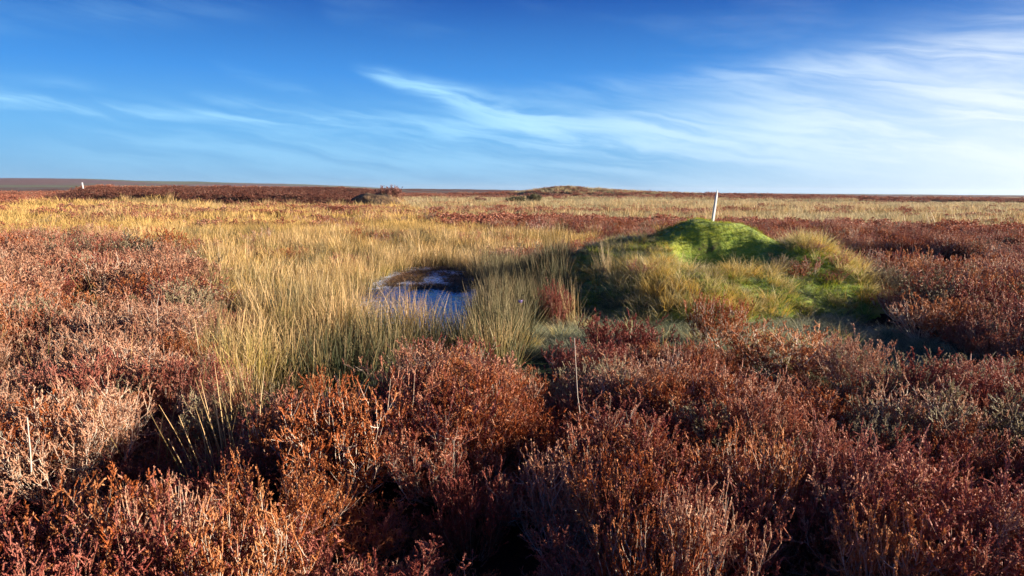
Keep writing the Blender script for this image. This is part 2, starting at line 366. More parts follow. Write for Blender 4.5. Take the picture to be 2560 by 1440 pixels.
M_TWIG = plant_mat('bleached twig', lambda t, tt, rnd, oi, pos: ramp(t, rnd, [(0.0, (0.34, 0.24, 0.17)), (1.0, (0.62, 0.55, 0.46))]), 0.0, 0.7)
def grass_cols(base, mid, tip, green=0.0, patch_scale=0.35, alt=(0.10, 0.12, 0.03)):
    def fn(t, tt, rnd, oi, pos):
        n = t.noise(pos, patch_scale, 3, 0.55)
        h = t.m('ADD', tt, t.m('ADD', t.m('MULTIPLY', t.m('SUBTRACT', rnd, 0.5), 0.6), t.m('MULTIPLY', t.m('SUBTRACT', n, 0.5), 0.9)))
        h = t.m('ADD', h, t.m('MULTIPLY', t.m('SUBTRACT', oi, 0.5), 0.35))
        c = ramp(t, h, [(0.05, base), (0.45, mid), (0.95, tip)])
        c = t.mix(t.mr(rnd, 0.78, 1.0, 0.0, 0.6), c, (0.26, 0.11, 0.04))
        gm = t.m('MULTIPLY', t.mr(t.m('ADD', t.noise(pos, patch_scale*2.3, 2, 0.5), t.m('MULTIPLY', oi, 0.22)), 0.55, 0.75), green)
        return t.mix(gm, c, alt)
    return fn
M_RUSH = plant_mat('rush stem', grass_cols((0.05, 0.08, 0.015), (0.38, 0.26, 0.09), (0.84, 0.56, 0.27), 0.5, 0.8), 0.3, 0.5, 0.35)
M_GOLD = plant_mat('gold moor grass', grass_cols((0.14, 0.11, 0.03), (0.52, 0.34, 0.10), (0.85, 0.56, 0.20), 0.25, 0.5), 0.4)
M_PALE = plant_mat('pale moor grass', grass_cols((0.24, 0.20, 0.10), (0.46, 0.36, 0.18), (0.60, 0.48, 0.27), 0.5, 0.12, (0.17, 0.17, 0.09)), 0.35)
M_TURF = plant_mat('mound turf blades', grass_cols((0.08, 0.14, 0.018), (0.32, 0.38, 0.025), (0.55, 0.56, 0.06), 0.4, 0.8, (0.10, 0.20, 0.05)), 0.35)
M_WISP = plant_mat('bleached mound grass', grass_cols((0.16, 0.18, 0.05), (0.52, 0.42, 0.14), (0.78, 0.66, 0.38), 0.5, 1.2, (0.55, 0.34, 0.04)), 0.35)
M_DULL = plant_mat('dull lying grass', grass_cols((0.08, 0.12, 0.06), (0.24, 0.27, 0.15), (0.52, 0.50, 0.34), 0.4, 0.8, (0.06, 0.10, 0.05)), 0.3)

# ground: colour of the vegetation mat laid down per vertex, broken up by fine noise
def ground_mat(name, disp=1.0):
    m_, t, out = new_mat(name)
    c = t.new('ShaderNodeVertexColor'); c.layer_name = 'cover'
    geo = t.new('ShaderNodeNewGeometry'); pos = geo.outputs['Position']
    n1 = t.noise(pos, 6.0, 6, 0.7); n2 = t.noise(pos, 0.55, 5, 0.7); n3 = t.noise(pos, 0.06, 5, 0.7)
    k = t.m('ADD', t.m('MULTIPLY', t.mr(n1, 0.3, 0.7, 0.55, 1.3), 0.5), t.m('MULTIPLY', t.m('MULTIPLY', t.mr(n2, 0.3, 0.7, 0.6, 1.35), t.mr(n3, 0.3, 0.7, 0.7, 1.25)), 0.5))
    mul = t.new('ShaderNodeVectorMath', operation='SCALE'); t.l.new(c.outputs[0], mul.inputs[0]); t.l.new(k, mul.inputs['Scale'])
    p = t.new('ShaderNodeBsdfPrincipled'); t.l.new(mul.outputs[0], p.inputs['Base Color']); p.inputs['Roughness'].default_value = 0.95
    p.inputs['Specular IOR Level'].default_value = 0.1
    b = t.new('ShaderNodeBump'); b.inputs['Distance'].default_value = 0.25*disp; b.inputs['Strength'].default_value = 0.9
    t.l.new(t.m('ADD', n1, t.m('MULTIPLY', n2, 2.5)), b.inputs['Height']); t.l.new(b.outputs[0], p.inputs['Normal'])
    t.l.new(p.outputs[0], out.inputs[0]); return m_
M_GROUND = ground_mat('moor ground')
ZC = {HEATH: (0.045, 0.020, 0.014), GOLD: (0.075, 0.055, 0.022), PALE: (0.27, 0.21, 0.115), BAND: (0.12, 0.035, 0.022), TURF: (0.06, 0.085, 0.035), GREY: (0.12, 0.105, 0.085), RED: (0.085, 0.03, 0.02), WATER: (0.02, 0.015, 0.01), MOUND: (0.10, 0.15, 0.025)}
def cover_col(x, y, z):
    c = np.array([ZC[i] for i in range(9)])[z]; r = np.hypot(x, y)[:, None]
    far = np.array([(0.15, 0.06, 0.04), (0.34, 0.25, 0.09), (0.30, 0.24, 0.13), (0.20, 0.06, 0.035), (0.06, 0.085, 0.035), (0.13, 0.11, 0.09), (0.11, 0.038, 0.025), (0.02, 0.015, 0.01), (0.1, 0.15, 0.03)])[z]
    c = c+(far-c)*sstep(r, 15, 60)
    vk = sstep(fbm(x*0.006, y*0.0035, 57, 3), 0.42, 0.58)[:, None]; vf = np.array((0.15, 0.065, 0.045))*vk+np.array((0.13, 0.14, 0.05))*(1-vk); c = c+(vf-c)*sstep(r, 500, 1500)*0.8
    return c

def set_cover(me, x, y, z):
    ca = me.color_attributes.new('cover', 'FLOAT_COLOR', 'POINT')
    c = cover_col(x, y, z); ca.data.foreach_set('color', np.concatenate([c, np.ones((len(c), 1))], 1).astype(np.float32).ravel())

# ------------------------------------------------------------------ ground sheet, out to the horizon
nr, nt = 330, 900
rad = np.concatenate([np.linspace(0.25, 20, 120, endpoint=False), 20*(4500/20)**np.linspace(0, 1, nr-120)])
th = np.arange(nt)*2*np.pi/nt
X = (rad[:, None]*np.sin(th)[None]).ravel(); Y = (rad[:, None]*np.cos(th)[None]).ravel()
X = np.append(X, 0.0); Y = np.append(Y, 0.0)
Zg = ground_h(X, Y)
mh = mound_h(X, Y); Zg = np.where(mh > 0.12, Zg-0.12, Zg)             # the mound's own mesh stands proud of the sheet
i = np.arange(nr-1)[:, None]*nt; j = np.arange(nt)[None]
F = np.stack([i+j, i+nt+j, i+nt+(j+1) % nt, i+(j+1) % nt], -1).reshape(-1, 4)[:, ::-1]
g = MB(); g.quads(np.stack([X, Y, Zg], -1), F)
g.f.append(np.stack([np.full(nt, nr*nt), np.arange(nt), (np.arange(nt)+1) % nt], -1)[:, ::-1]); g.m.append(np.zeros(nt, np.int32))
me = g.mesh('ground', [M_GROUND], True); me.flip_normals() if me.polygons[0].normal.z < 0 else None
set_cover(me, X, Y, zone(X, Y))
ground = bpy.data.objects.new('ground', me); COL.objects.link(ground); tag(ground, 'brown and straw coloured moorland running out to a level horizon', kind='structure')

# ------------------------------------------------------------------ mound
def moss_mat():
    m_, t, out = new_mat('mound moss'); geo = t.new('ShaderNodeNewGeometry'); pos = geo.outputs['Position']
    n1 = t.noise(pos, 1.6, 4, 0.6); n2 = t.noise(pos, 14, 5, 0.65); n3 = t.noise(pos, 60, 3, 0.6)
    c = ramp(t, t.m('ADD', t.m('MULTIPLY', n1, 0.75), t.m('MULTIPLY', n2, 0.3)), [(0.32, (0.035, 0.085, 0.02)), (0.5, (0.18, 0.27, 0.02)), (0.66, (0.34, 0.38, 0.035))])
    c = t.mix(t.mr(n2, 0.6, 0.75, 0.0, 0.5), c, (0.10, 0.075, 0.035))
    pt = attr(t, 't').outputs['Fac']; c = t.mix(t.mr(t.m('ADD', pt, t.m('MULTIPLY', t.m('SUBTRACT', n2, 0.5), 0.7)), 0.45, 0.75), c, (0.05, 0.032, 0.018))  # shade of the scooped face mixed in as dark brown
    p = t.new('ShaderNodeBsdfPrincipled'); t.l.new(c, p.inputs['Base Color']); p.inputs['Roughness'].default_value = 0.95; p.inputs['Specular IOR Level'].default_value = 0.1
    p.inputs['Sheen Weight'].default_value = 0.25
    b = t.new('ShaderNodeBump'); b.inputs['Distance'].default_value = 0.05; b.inputs['Strength'].default_value = 1.0
    t.l.new(t.m('ADD', n2, t.m('MULTIPLY', n3, 0.35)), b.inputs['Height']); t.l.new(b.outputs[0], p.inputs['Normal']); t.l.new(p.outputs[0], out.inputs[0]); return m_
M_MOSS = moss_mat()
gx, gy = np.meshgrid(np.linspace(-0.8, 7.2, 321), np.linspace(8.4, 16.0, 305)); fx, fy = gx.ravel(), gy.ravel()
mz = mound_h(fx, fy); mzz = ground_h(fx, fy)+mz-0.10*(1-sstep(mz, 0.0, 0.08))
peat = np.exp(-(((fx-3.2)/0.40)**2+((fy-12.02)/0.10)**2))*0.62  # dark peat tone painted where the scooped face lies in shade
idx = np.arange(305*321).reshape(305, 321); F = np.stack([idx[:-1, :-1], idx[:-1, 1:], idx[1:, 1:], idx[1:, :-1]], -1).reshape(-1, 4)
keep = (mz[F] > -0.001).all(1) & (mz[F] > 0.0015).any(1); F = F[keep]
used = np.unique(F); remap = np.zeros(len(fx), int); remap[used] = np.arange(len(used))
g = MB(); g.quads(np.stack([fx, fy, mzz], -1)[used], remap[F], t=peat[used])
mo = bpy.data.objects.new('mound', g.mesh('mound', [M_MOSS], True)); COL.objects.link(mo)
tag(mo, 'low green mossy mound with a scooped dark hollow near its top', kind='structure')

# ------------------------------------------------------------------ pool
def water_mat():
    m_, t, out = new_mat('icy pool water'); geo = t.new('ShaderNodeNewGeometry'); pos = geo.outputs['Position']
    mq = t.new('ShaderNodeMapping'); t.l.new(pos, mq.inputs[0]); mq.inputs['Scale'].default_value = (1, 0.5, 1)
    n1 = t.noise(mq.outputs[0], 3.6, 6, 0.7, 0.8); n2 = t.noise(mq.outputs[0], 14, 5, 0.75, 1.5); n3 = t.noise(pos, 35, 3, 0.6)
    ice = t.mr(t.m('ADD', n1, t.m('MULTIPLY', t.m('SUBTRACT', n2, 0.5), 1.5)), 0.44, 0.54)
    c = t.mix(ice, (0.02, 0.018, 0.016), (0.62, 0.68, 0.78))
    p = t.new('ShaderNodeBsdfPrincipled'); t.l.new(c, p.inputs['Base Color']); t.l.new(t.m('ADD', t.m('MULTIPLY', ice, 0.38), 0.07), p.inputs['Roughness'])
    p.inputs['IOR'].default_value = 1.33; p.inputs['Specular IOR Level'].default_value = 0.6
    b = t.new('ShaderNodeBump'); b.inputs['Distance'].default_value = 0.012; b.inputs['Strength'].default_value = 0.5
    t.l.new(t.m('ADD', n2, t.m('MULTIPLY', n3, 0.4)), b.inputs['Height']); t.l.new(b.outputs[0], p.inputs['Normal']); t.l.new(p.outputs[0], out.inputs[0]); return m_
pc = np.mean(np.array(POOL), 0); ring = [(pc[0]+(x-pc[0])*1.12, pc[1]+(y-pc[1])*1.05, WATER_Z) for x, y in POOL]
g = MB(); g.v.append(np.array([(*pc, WATER_Z)]+ring, np.float32)); g.t.append(np.zeros(len(ring)+1, np.float32)); g.r.append(np.zeros(len(ring)+1, np.float32))
k = len(ring); g.f.append(np.array([(0, a+1, (a+1) % k+1) for a in range(k)])); g.m.append(np.zeros(k, np.int32))
me = g.mesh('water', [water_mat()], True)
if me.polygons[0].normal.z < 0: me.flip_normals()
wat = bpy.data.objects.new('water', me); COL.objects.link(wat); tag(wat, 'small half frozen blue pool among rushes in front of the mound', kind='structure')

# ------------------------------------------------------------------ plant prototypes
def heather_parts(seed, N=34, M=8, Pn=3, leafN=13, leafL=0.0125, leafW=0.0065, core=0.0036, H=0.42, spread=1.12, gnarl=1.0, stems=True, bare=0.06, thick=1.0):
    rng = np.random.default_rng(seed); fol, wood = MB(), MB()
    a = rng.uniform(0, 2*np.pi, N); el_ = np.sqrt(rng.uniform(0, 1, N))*spread
    L = H*(0.72+0.38*rng.random(N))*(1.0+0.10*el_)
    s_ = np.linspace(0, 1, 6)
    th0 = el_*1.15; ph = th0[:, None]*(1-0.55*s_[None])+rng.normal(0, 0.10*gnarl, (N, 6)); aa = a[:, None]+rng.normal(0, 0.28*gnarl, (N, 6)).cumsum(1)*0.5
    D = np.stack([np.sin(ph)*np.cos(aa), np.sin(ph)*np.sin(aa), np.cos(ph)], -1)
    P = np.concatenate([np.zeros((N, 1, 3)), np.cumsum(D[:, 1:]*(L[:, None, None]/5), 1)], 1)
    b0 = rng.uniform(0, 0.09, N); P = P+np.stack([np.cos(a)*b0, np.sin(a)*b0, np.full(N, -0.03)], -1)[:, None]
    if stems: tubes(wood, P, np.linspace(0.0038, 0.0012, 6)[None]*np.ones((N, 1))*thick, r=rng.random(N))
    # side branches
    si = np.repeat(np.arange(N), M); tpos = rng.uniform(0.35, 1.0, N*M); tpos[::M] = 0.98
    u = tpos*5; k0 = np.minimum(u.astype(int), 4); fr = (u-k0)[:, None]
    B0 = P[si, k0]*(1-fr)+P[si, k0+1]*fr; T0 = norm(P[si, k0+1]-P[si, k0])
    out = norm(T0*0.7+rng.normal(0, 0.62, (N*M, 3))+np.array([0, 0, 0.25])); bl = rng.uniform(0.05, 0.13, N*M)*(H/0.42)
    up = norm(out+np.array([0, 0, 0.9])); q = np.linspace(0, 1, 4)[None, :, None]
    BP = B0[:, None]+(out[:, None]*(q-0.35*q*q)+up[:, None]*0.45*q*q)*bl[:, None, None]
    brnd = np.clip(rng.random(N)[si]*0.55+rng.random(N*M)*0.45, 0, 1)
    if stems: tubes(wood, BP, np.linspace(0.0018, 0.0009, 4)[None]*np.ones((N*M, 1))*thick, r=brnd)
    barem = rng.random(N*M) < bare
    # sprigs on each branch
    bi = np.repeat(np.arange(N*M), Pn); tp = rng.uniform(0.25, 1.0, len(bi)); tp[::Pn] = 1.0
    u = tp*3; k0 = np.minimum(u.astype(int), 2); fr = (u-k0)[:, None]
    S0 = BP[bi, k0]*(1-fr)+BP[bi, k0+1]*fr; SD = norm(norm(BP[bi, 3]-BP[bi, 2])*0.8+rng.normal(0, 0.48, (len(bi), 3))+np.array([0, 0, 0.35]))
    SL = rng.uniform(0.025, 0.055, len(bi))*(H/0.42); ok = ~barem[bi]
    S0, SD, SL, bi = S0[ok], SD[ok], SL[ok], bi[ok]; srnd = np.clip(brnd[bi]*0.75+rng.random(len(bi))*0.25, 0, 1)
    ns = len(bi); li = np.repeat(np.arange(ns), leafN); lt = rng.random(ns*leafN)
    LP = S0[li]+SD[li]*(SL[li]*lt)[:, None]; LD = norm(SD[li]*0.9+rng.normal(0, 0.38, (len(li), 3)))
    leaves(fol, LP, LD, leafL*(0.7+0.6*rng.random(len(li))), leafW, rng, t=0.35+0.65*lt, r=srnd[li])
    if core and ns: tubes(fol, np.stack([S0, S0+SD*SL[:, None]*0.9], 1), np.tile([core, core*0.6], (ns, 1))*1.0, t=np.array([0.3, 1.0]), r=srnd)
    # leaves along the branches
    nb = max(3, leafN//2); li = np.repeat(np.where(~barem)[0], nb); lt = rng.uniform(0.1, 1, len(li)); u = lt*3; k0 = np.minimum(u.astype(int), 2); fr = (u-k0)[:, None]
    LP = BP[li, k0]*(1-fr)+BP[li, k0+1]*fr; LD = norm(norm(BP[li, 3]-BP[li, 0])*0.6+rng.normal(0, 0.6, (len(li), 3)))
    leaves(fol, LP, LD, leafL*(0.7+0.6*rng.random(len(li))), leafW, rng, t=0.1+0.4*lt, r=brnd[li])
    return fol, wood
def merged(fol, wood):
    m = MB()
    for s_, mat in ((fol, 0), (wood, 1)):
        for V, F, t_, r_ in zip(s_.v, s_.f, s_.t, s_.r):
            pass
    m.v = fol.v+wood.v; m.t = fol.t+wood.t; m.r = fol.r+wood.r
    m.f = fol.f+[f+fol.n for f in wood.f]; m.m = fol.m+[np.ones(len(f), np.int32) for f in wood.f]; m.n = fol.n+wood.n
    return m
PROTO = {}
def proto(kind, meshes):
    c = bpy.data.collections.new('kit_'+kind)
    for i_, me_ in enumerate(meshes):
        o = bpy.data.objects.new('kit_%s_%02d' % (kind, i_), me_); c.objects.link(o)
    PROTO[kind] = (c, len(meshes))
mats_h = [M_HEATH, M_BARK]
HM = [(M_HEATH, M_BARK), (M_HEATH, M_BARK), (M_HEATH_O, M_BARK), (M_HEATH_R, M_BARK), (M_HEATH_P, M_TWIG), (M_HEATH_O, M_BARK), (M_HEATH_G, M_BARK), (M_HEATH_R, M_TWIG), (M_HEATH, M_TWIG)]
proto('heather_near', [merged(*heather_parts(100+i_, bare=0.10)).mesh('heather', mm) for i_, mm in enumerate(HM)])
proto('heather_close', [merged(*heather_parts(150+i_, bare=0.08)).mesh('heather', mm) for i_, mm in enumerate([(M_HEATH, M_BARK), (M_HEATH_O, M_BARK), (M_HEATH_R, M_BARK), (M_HEATH, M_TWIG), (M_HEATH_R, M_BARK)])])
M_HEATH_F = plant_mat('far dark heather', heather_cols((0.15, 0.048, 0.030), (0.26, 0.11, 0.07), (0.07, 0.02, 0.014), 0.2), 0.15)
proto('heather_dark_far', [merged(*heather_parts(330+i_, N=16, M=5, Pn=2, leafN=4, leafL=0.055, leafW=0.030, core=0, thick=3)).mesh('heather', [M_HEATH_F, M_BARK]) for i_ in range(4)])
proto('heather_pale', [merged(*heather_parts(170+i_, bare=0.12)).mesh('heather', [M_HEATH_P, M_TWIG]) for i_ in range(3)])
proto('heather_pale_mid', [merged(*heather_parts(260+i_, N=26, M=6, Pn=2, leafN=8, leafL=0.020, leafW=0.010, core=0.004, thick=1.6)).mesh('heather', [M_HEATH_P, M_BARK]) for i_ in range(3)])
proto('heather_mid', [merged(*heather_parts(200+i_, N=26, M=6, Pn=2, leafN=8, leafL=0.020, leafW=0.010, core=0.004, thick=1.6)).mesh('heather', mm) for i_, mm in enumerate(HM)])
proto('heather_far', [merged(*heather_parts(300+i_, N=16, M=5, Pn=2, leafN=4, leafL=0.055, leafW=0.030, core=0, thick=3)).mesh('heather', mats_h) for i_ in range(4)])
def tuft(seed, N, rad_, Lr, Wr, lean_r, droop_r, mat, segs=4, bent=0.0, chaos=0.7):
    rng = np.random.default_rng(seed); a = rng.uniform(0, 2*np.pi, N); rr_ = rad_*np.sqrt(rng.random(N))
    B = np.stack([np.cos(a)*rr_, np.sin(a)*rr_, np.full(N, -0.02)], -1)
    az_ = a+rng.normal(0, chaos, N); lean = rng.uniform(*lean_r, N)*(0.4+0.6*rr_/rad_); dr = rng.uniform(*droop_r, N)
    bm_ = rng.random(N) < bent; lean = np.where(bm_, lean+0.7, lean)
    m = MB(); blades(m, B, az_, lean, rng.uniform(*Lr, N), rng.uniform(*Wr, N), dr, rng, segs)
    return m.mesh('tuft', [mat])
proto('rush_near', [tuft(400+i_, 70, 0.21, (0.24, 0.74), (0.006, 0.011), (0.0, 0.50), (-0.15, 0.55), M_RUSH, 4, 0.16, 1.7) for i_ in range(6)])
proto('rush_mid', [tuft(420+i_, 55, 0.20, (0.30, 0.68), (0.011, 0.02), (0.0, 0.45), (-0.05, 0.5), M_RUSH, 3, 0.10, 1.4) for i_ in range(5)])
M_RUSH_SHADED = plant_mat('olive rush', grass_cols((0.03, 0.05, 0.018), (0.07, 0.075, 0.032), (0.22, 0.17, 0.085), 0.2), 0.12)  # olive, darkened further so the colour carries the mound's shade beside the pool
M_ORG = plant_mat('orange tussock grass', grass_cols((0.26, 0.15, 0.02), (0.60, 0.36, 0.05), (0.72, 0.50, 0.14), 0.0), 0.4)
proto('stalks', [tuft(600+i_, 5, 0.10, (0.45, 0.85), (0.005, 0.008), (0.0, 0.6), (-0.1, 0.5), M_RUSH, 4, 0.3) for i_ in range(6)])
proto('rush_dark', [tuft(430+i_, 75, 0.20, (0.26, 0.70), (0.006, 0.010), (0.0, 0.42), (-0.1, 0.35), M_RUSH_SHADED, 4, 0.08, 1.5) for i_ in range(4)])
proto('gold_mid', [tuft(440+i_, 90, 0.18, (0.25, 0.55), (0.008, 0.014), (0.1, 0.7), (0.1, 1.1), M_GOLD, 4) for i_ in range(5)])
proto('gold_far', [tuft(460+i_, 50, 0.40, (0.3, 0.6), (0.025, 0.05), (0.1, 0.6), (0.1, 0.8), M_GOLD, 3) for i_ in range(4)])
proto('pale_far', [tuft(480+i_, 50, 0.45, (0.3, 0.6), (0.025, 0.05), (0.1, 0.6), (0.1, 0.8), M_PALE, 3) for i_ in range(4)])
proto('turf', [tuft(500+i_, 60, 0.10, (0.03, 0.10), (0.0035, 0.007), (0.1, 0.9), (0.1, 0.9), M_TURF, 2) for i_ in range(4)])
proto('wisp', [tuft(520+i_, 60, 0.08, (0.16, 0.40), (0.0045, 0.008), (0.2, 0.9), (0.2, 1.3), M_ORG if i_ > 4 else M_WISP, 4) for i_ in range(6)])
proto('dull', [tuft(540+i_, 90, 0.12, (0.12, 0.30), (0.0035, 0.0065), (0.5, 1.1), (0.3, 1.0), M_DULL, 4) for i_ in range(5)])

# ------------------------------------------------------------------ ground cover (stuff): points that carry the plants
def scatter(name, label, items):
    """items: list of (kind, xyz (n,3), rot (n,3), scale (n,3)) -> one object with geometry nodes"""
    pts, rot, scl, idx, kd = [], [], [], [], []
    rng = np.random.default_rng(abs(hash(name)) % 1000 if False else len(name)*7+3)
    kinds = [it[0] for it in items]
    for q_, (kn, p_, r_, s_) in enumerate(items):
        n = len(p_); pts.append(p_); rot.append(r_); scl.append(s_); idx.append(rng.integers(0, PROTO[kn][1], n)); kd.append(np.full(n, q_))
    P = np.concatenate(pts).astype(np.float32); n = len(P)
    me_ = bpy.data.meshes.new(name); me_.vertices.add(n); me_.vertices.foreach_set('co', P.ravel())
    for nm, ty, fld, dat in (('rot', 'FLOAT_VECTOR', 'vector', np.concatenate(rot)), ('scl', 'FLOAT_VECTOR', 'vector', np.concatenate(scl)), ('pick', 'INT', 'value', np.concatenate(idx)), ('kindno', 'INT', 'value', np.concatenate(kd))):
        at = me_.attributes.new(nm, ty, 'POINT'); at.data.foreach_set(fld, (dat.astype(np.float32) if ty != 'INT' else dat.astype(np.int32)).ravel())
    o = bpy.data.objects.new(name, me_); COL.objects.link(o); tag(o, label, kind='stuff')
    ng = bpy.data.node_groups.new(name, 'GeometryNodeTree')
    ng.interface.new_socket('Geometry', in_out='INPUT', socket_type='NodeSocketGeometry'); ng.interface.new_socket('Geometry', in_out='OUTPUT', socket_type='NodeSocketGeometry')
    t = NT(ng); gi = t.new('NodeGroupInput'); go = t.new('NodeGroupOutput'); jn = t.new('GeometryNodeJoinGeometry')
    def na(nm, ty):
        nd = t.new('GeometryNodeInputNamedAttribute', data_type=ty); nd.inputs['Name'].default_value = nm; return nd.outputs[0]
    for q_, kn in enumerate(kinds):
        ci = t.new('GeometryNodeCollectionInfo'); ci.inputs[0].default_value = PROTO[kn][0]; ci.inputs['Separate Children'].default_value = True; ci.inputs['Reset Children'].default_value = True
        cmp_ = t.new('FunctionNodeCompare', data_type='INT', operation='EQUAL'); t.l.new(na('kindno', 'INT'), cmp_.inputs[2]); cmp_.inputs[3].default_value = q_
        iop = t.new('GeometryNodeInstanceOnPoints'); t.l.new(gi.outputs[0], iop.inputs['Points']); t.l.new(cmp_.outputs[0], iop.inputs['Selection'])
        t.l.new(ci.outputs[0], iop.inputs['Instance']); iop.inputs['Pick Instance'].default_value = True; t.l.new(na('pick', 'INT'), iop.inputs['Instance Index'])
        e2r = t.new('FunctionNodeEulerToRotation'); t.l.new(na('rot', 'FLOAT_VECTOR'), e2r.inputs[0]); t.l.new(e2r.outputs[0], iop.inputs['Rotation'])
        t.l.new(na('scl', 'FLOAT_VECTOR'), iop.inputs['Scale']); t.l.new(iop.outputs[0], jn.inputs[0])
    t.l.new(jn.outputs[0], go.inputs[0])
    md = o.modifiers.new('plants', 'NODES'); md.node_group = ng
    return o
RNG = np.random.default_rng(11)
def field(r0, r1, spacing, azmin, azmax):
    """jittered points in the ring sector r0..r1 (azimuth degrees from the view axis)"""
    n = int(2*r1/spacing)+2; gx_, gy_ = np.meshgrid((np.arange(n)-n/2)*spacing, (np.arange(n)-n/2)*spacing*1.0)
    x = gx_.ravel()+RNG.uniform(-.5, .5, n*n)*spacing; y = gy_.ravel()+RNG.uniform(-.5, .5, n*n)*spacing
    r = np.hypot(x, y); a = np.degrees(np.arctan2(x, y)); k_ = (r >= r0) & (r < r1) & (a > azmin) & (a < azmax)
    return x[k_], y[k_]
def item(kind, x, y, s0, s1, zs=(0.85, 1.2), tilt=0.12, sink=0.0, zfun=surf_h, lean=None, k=None):
    n = len(x); s_ = RNG.uniform(s0, s1, n)*(1 if k is None else k); rot = np.stack([RNG.normal(0, tilt, n), RNG.normal(0, tilt, n), RNG.uniform(0, 6.283, n)], -1)
    if lean is not None: rot[:, 0] += lean[0]; rot[:, 1] += lean[1]; 
    return (kind, np.stack([x, y, zfun(x, y)-sink], -1), rot, np.stack([s_, s_, s_*RNG.uniform(*zs, n)], -1))

def cells(x, y, size, seed, R0=0.5, R1=0.68):
    """dome height 0..1 of the bush clump a point belongs to (0 between the clumps)"""
    u, v = x/size, y/size; iu, iv = np.floor(u), np.floor(v); best = np.zeros(x.shape)
    for a in (-1, 0, 1):
        for b in (-1, 0, 1):
            cx_ = iu+a+0.15+0.7*hash2(iu+a, iv+b, seed); cy_ = iv+b+0.15+0.7*hash2(iu+a, iv+b, seed+1)
            rr_ = R0+(R1-R0)*hash2(iu+a, iv+b, seed+2); tall = 0.7+0.3*hash2(iu+a, iv+b, seed+3)
            an = hash2(iu+a, iv+b, seed+4)*3.14; du, dv = u-cx_, v-cy_
            d_ = np.hypot((du*np.cos(an)+dv*np.sin(an))*0.82, (dv*np.cos(an)-du*np.sin(an))*1.2)/rr_
            best = np.maximum(best, tall*np.sqrt(np.clip(1-d_*d_, 0, 1)))
    return best
def hum(x, y):
    j1 = (fbm(x*3, y*3, 141)-0.5)*0.35; j2 = (fbm(x*3+5, y*3, 142)-0.5)*0.35
    return cells(x+j1, y+j2, 1.15, 131, 0.46, 0.66)
HEROES = []     # (x, y, r) kept free of loose cover, filled from the lists below
HB = [
 # px, py of the bush top, top height, width scale, height scale, tone, seed, label
 (850, 1010, .52, 1.15, 1.25, 'O', 'broad orange brown heather bush with bleached twigs, largest in the near foreground left of centre'),
 (1080, 868, .46, 1.25, 1.05, 'P', 'large peach tipped heather bush right below the frozen pool'),
 (700, 1170, .45, 0.85, 1.0, 'O', 'orange heather bush with spiky side shoots, left shoulder of the biggest foreground clump'),
 (1560, 800, .42, 1.25, 1.0, 'R', 'rounded dark red heather bush at the foot of the mound, below its left tufts'),
 (1790, 748, .52, 0.95, 1.2, 'O', 'tall rusty heather bush standing against the front of the mound'),
 (1960, 815, .44, 1.5, 1.0, 'O', 'wide rusty brown heather bush just below the grassy front of the mound'),
 (2150, 860, .42, 1.0, 1.0, 'P', 'tan tipped heather bush beside the dark gap right of the mound front'),
 (1620, 900, .46, 1.2, 1.1, 'P', 'tan and orange heather bush with bare twigs, below the dark red one'),
 (1740, 940, .46, 1.0, 1.1, 'O', 'bright orange heather bush right of the tall bare twigs'),
 (1960, 960, .46, 1.3, 1.0, 'O', 'dense orange heather bush in the middle of the right foreground'),
 (2400, 905, .44, 1.2, 1.0, 'G', 'grey green heather bush in front of the black hollow at the right'),
 (2290, 985, .44, 1.1, 1.05, 'P', 'pale heather bush with upright white tips in the right foreground'),
 (2480, 1010, .46, 1.2, 1.1, 'G', 'olive grey heather bush near the right edge of the photo'),
 (330, 870, .42, 1.3, 1.0, 'P', 'pale pinkish heather bush left of the yellow rush clump'),
 (180, 900, .42, 1.1, 1.0, 'R', 'dusky red heather bush near the left edge behind the segmented cane'),
 (470, 905, .40, 0.8, 1.0, 'R', 'bright red heather bush beside the foot of the yellow rush clump'),
 (60, 1010, .45, 1.0, 1.05, 'O', 'orange tinted heather bush at the left edge beside the segmented cane'),
 (550, 1110, .38, 0.55, 0.95, 'R', 'small deep red heather sprig bush standing in black shade'),
 (220, 1290, .40, 0.6, 1.1, 'O', 'orange heather bush in the bottom left corner, lit against black'),
 (400, 1290, .42, 0.55, 1.1, 'P', 'small pale tipped heather bush at the bottom left between dark gaps'),
 (590, 1330, .42, 0.7, 1.05, 'O', 'fiery orange heather bush at the bottom edge, left of centre'),
 (1180, 1150, .40, 0.6, 1.0, 'R', 'small russet heather bush in dark shade right of the biggest foreground clump'),
 (1420, 1120, .44, 0.75, 1.1, 'P', 'tan heather bush with candle like shoots below the long pale stalk'),
 (1560, 1190, .42, 0.6, 1.05, 'O', 'amber tipped heather bush in the dark centre of the foreground'),
 (1760, 1310, .44, 0.6, 1.1, 'P', 'pale crowned heather bush low in the foreground right of centre'),
 (1620, 1340, .42, 0.55, 1.05, 'O', 'copper heather bush at the bottom edge right of centre'),
 (1890, 1130, .44, 0.7, 1.1, 'O', 'ginger heather bush beside bleached upright shoots in the right foreground'),
 (2080, 1190, .42, 0.75, 1.05, 'R', 'maroon heather bush with lit shoots in the lower right'),
 (2260, 1330, .42, 0.6, 1.0, 'O', 'amber heather bush low in the bottom right corner'),
 (2200, 690, .42, 1.1, 1.05, 'G', 'grey brown heather bush just right of the yellow tail of the mound'),
 (2300, 660, .44, 1.2, 1.05, 'P', 'tan crowned heather bush behind the right end of the mound'),
 (1390, 715, .48, 0.62, 1.25, 'R', 'dark heather bush with tall pale stems at the left foot of the mound'),
]
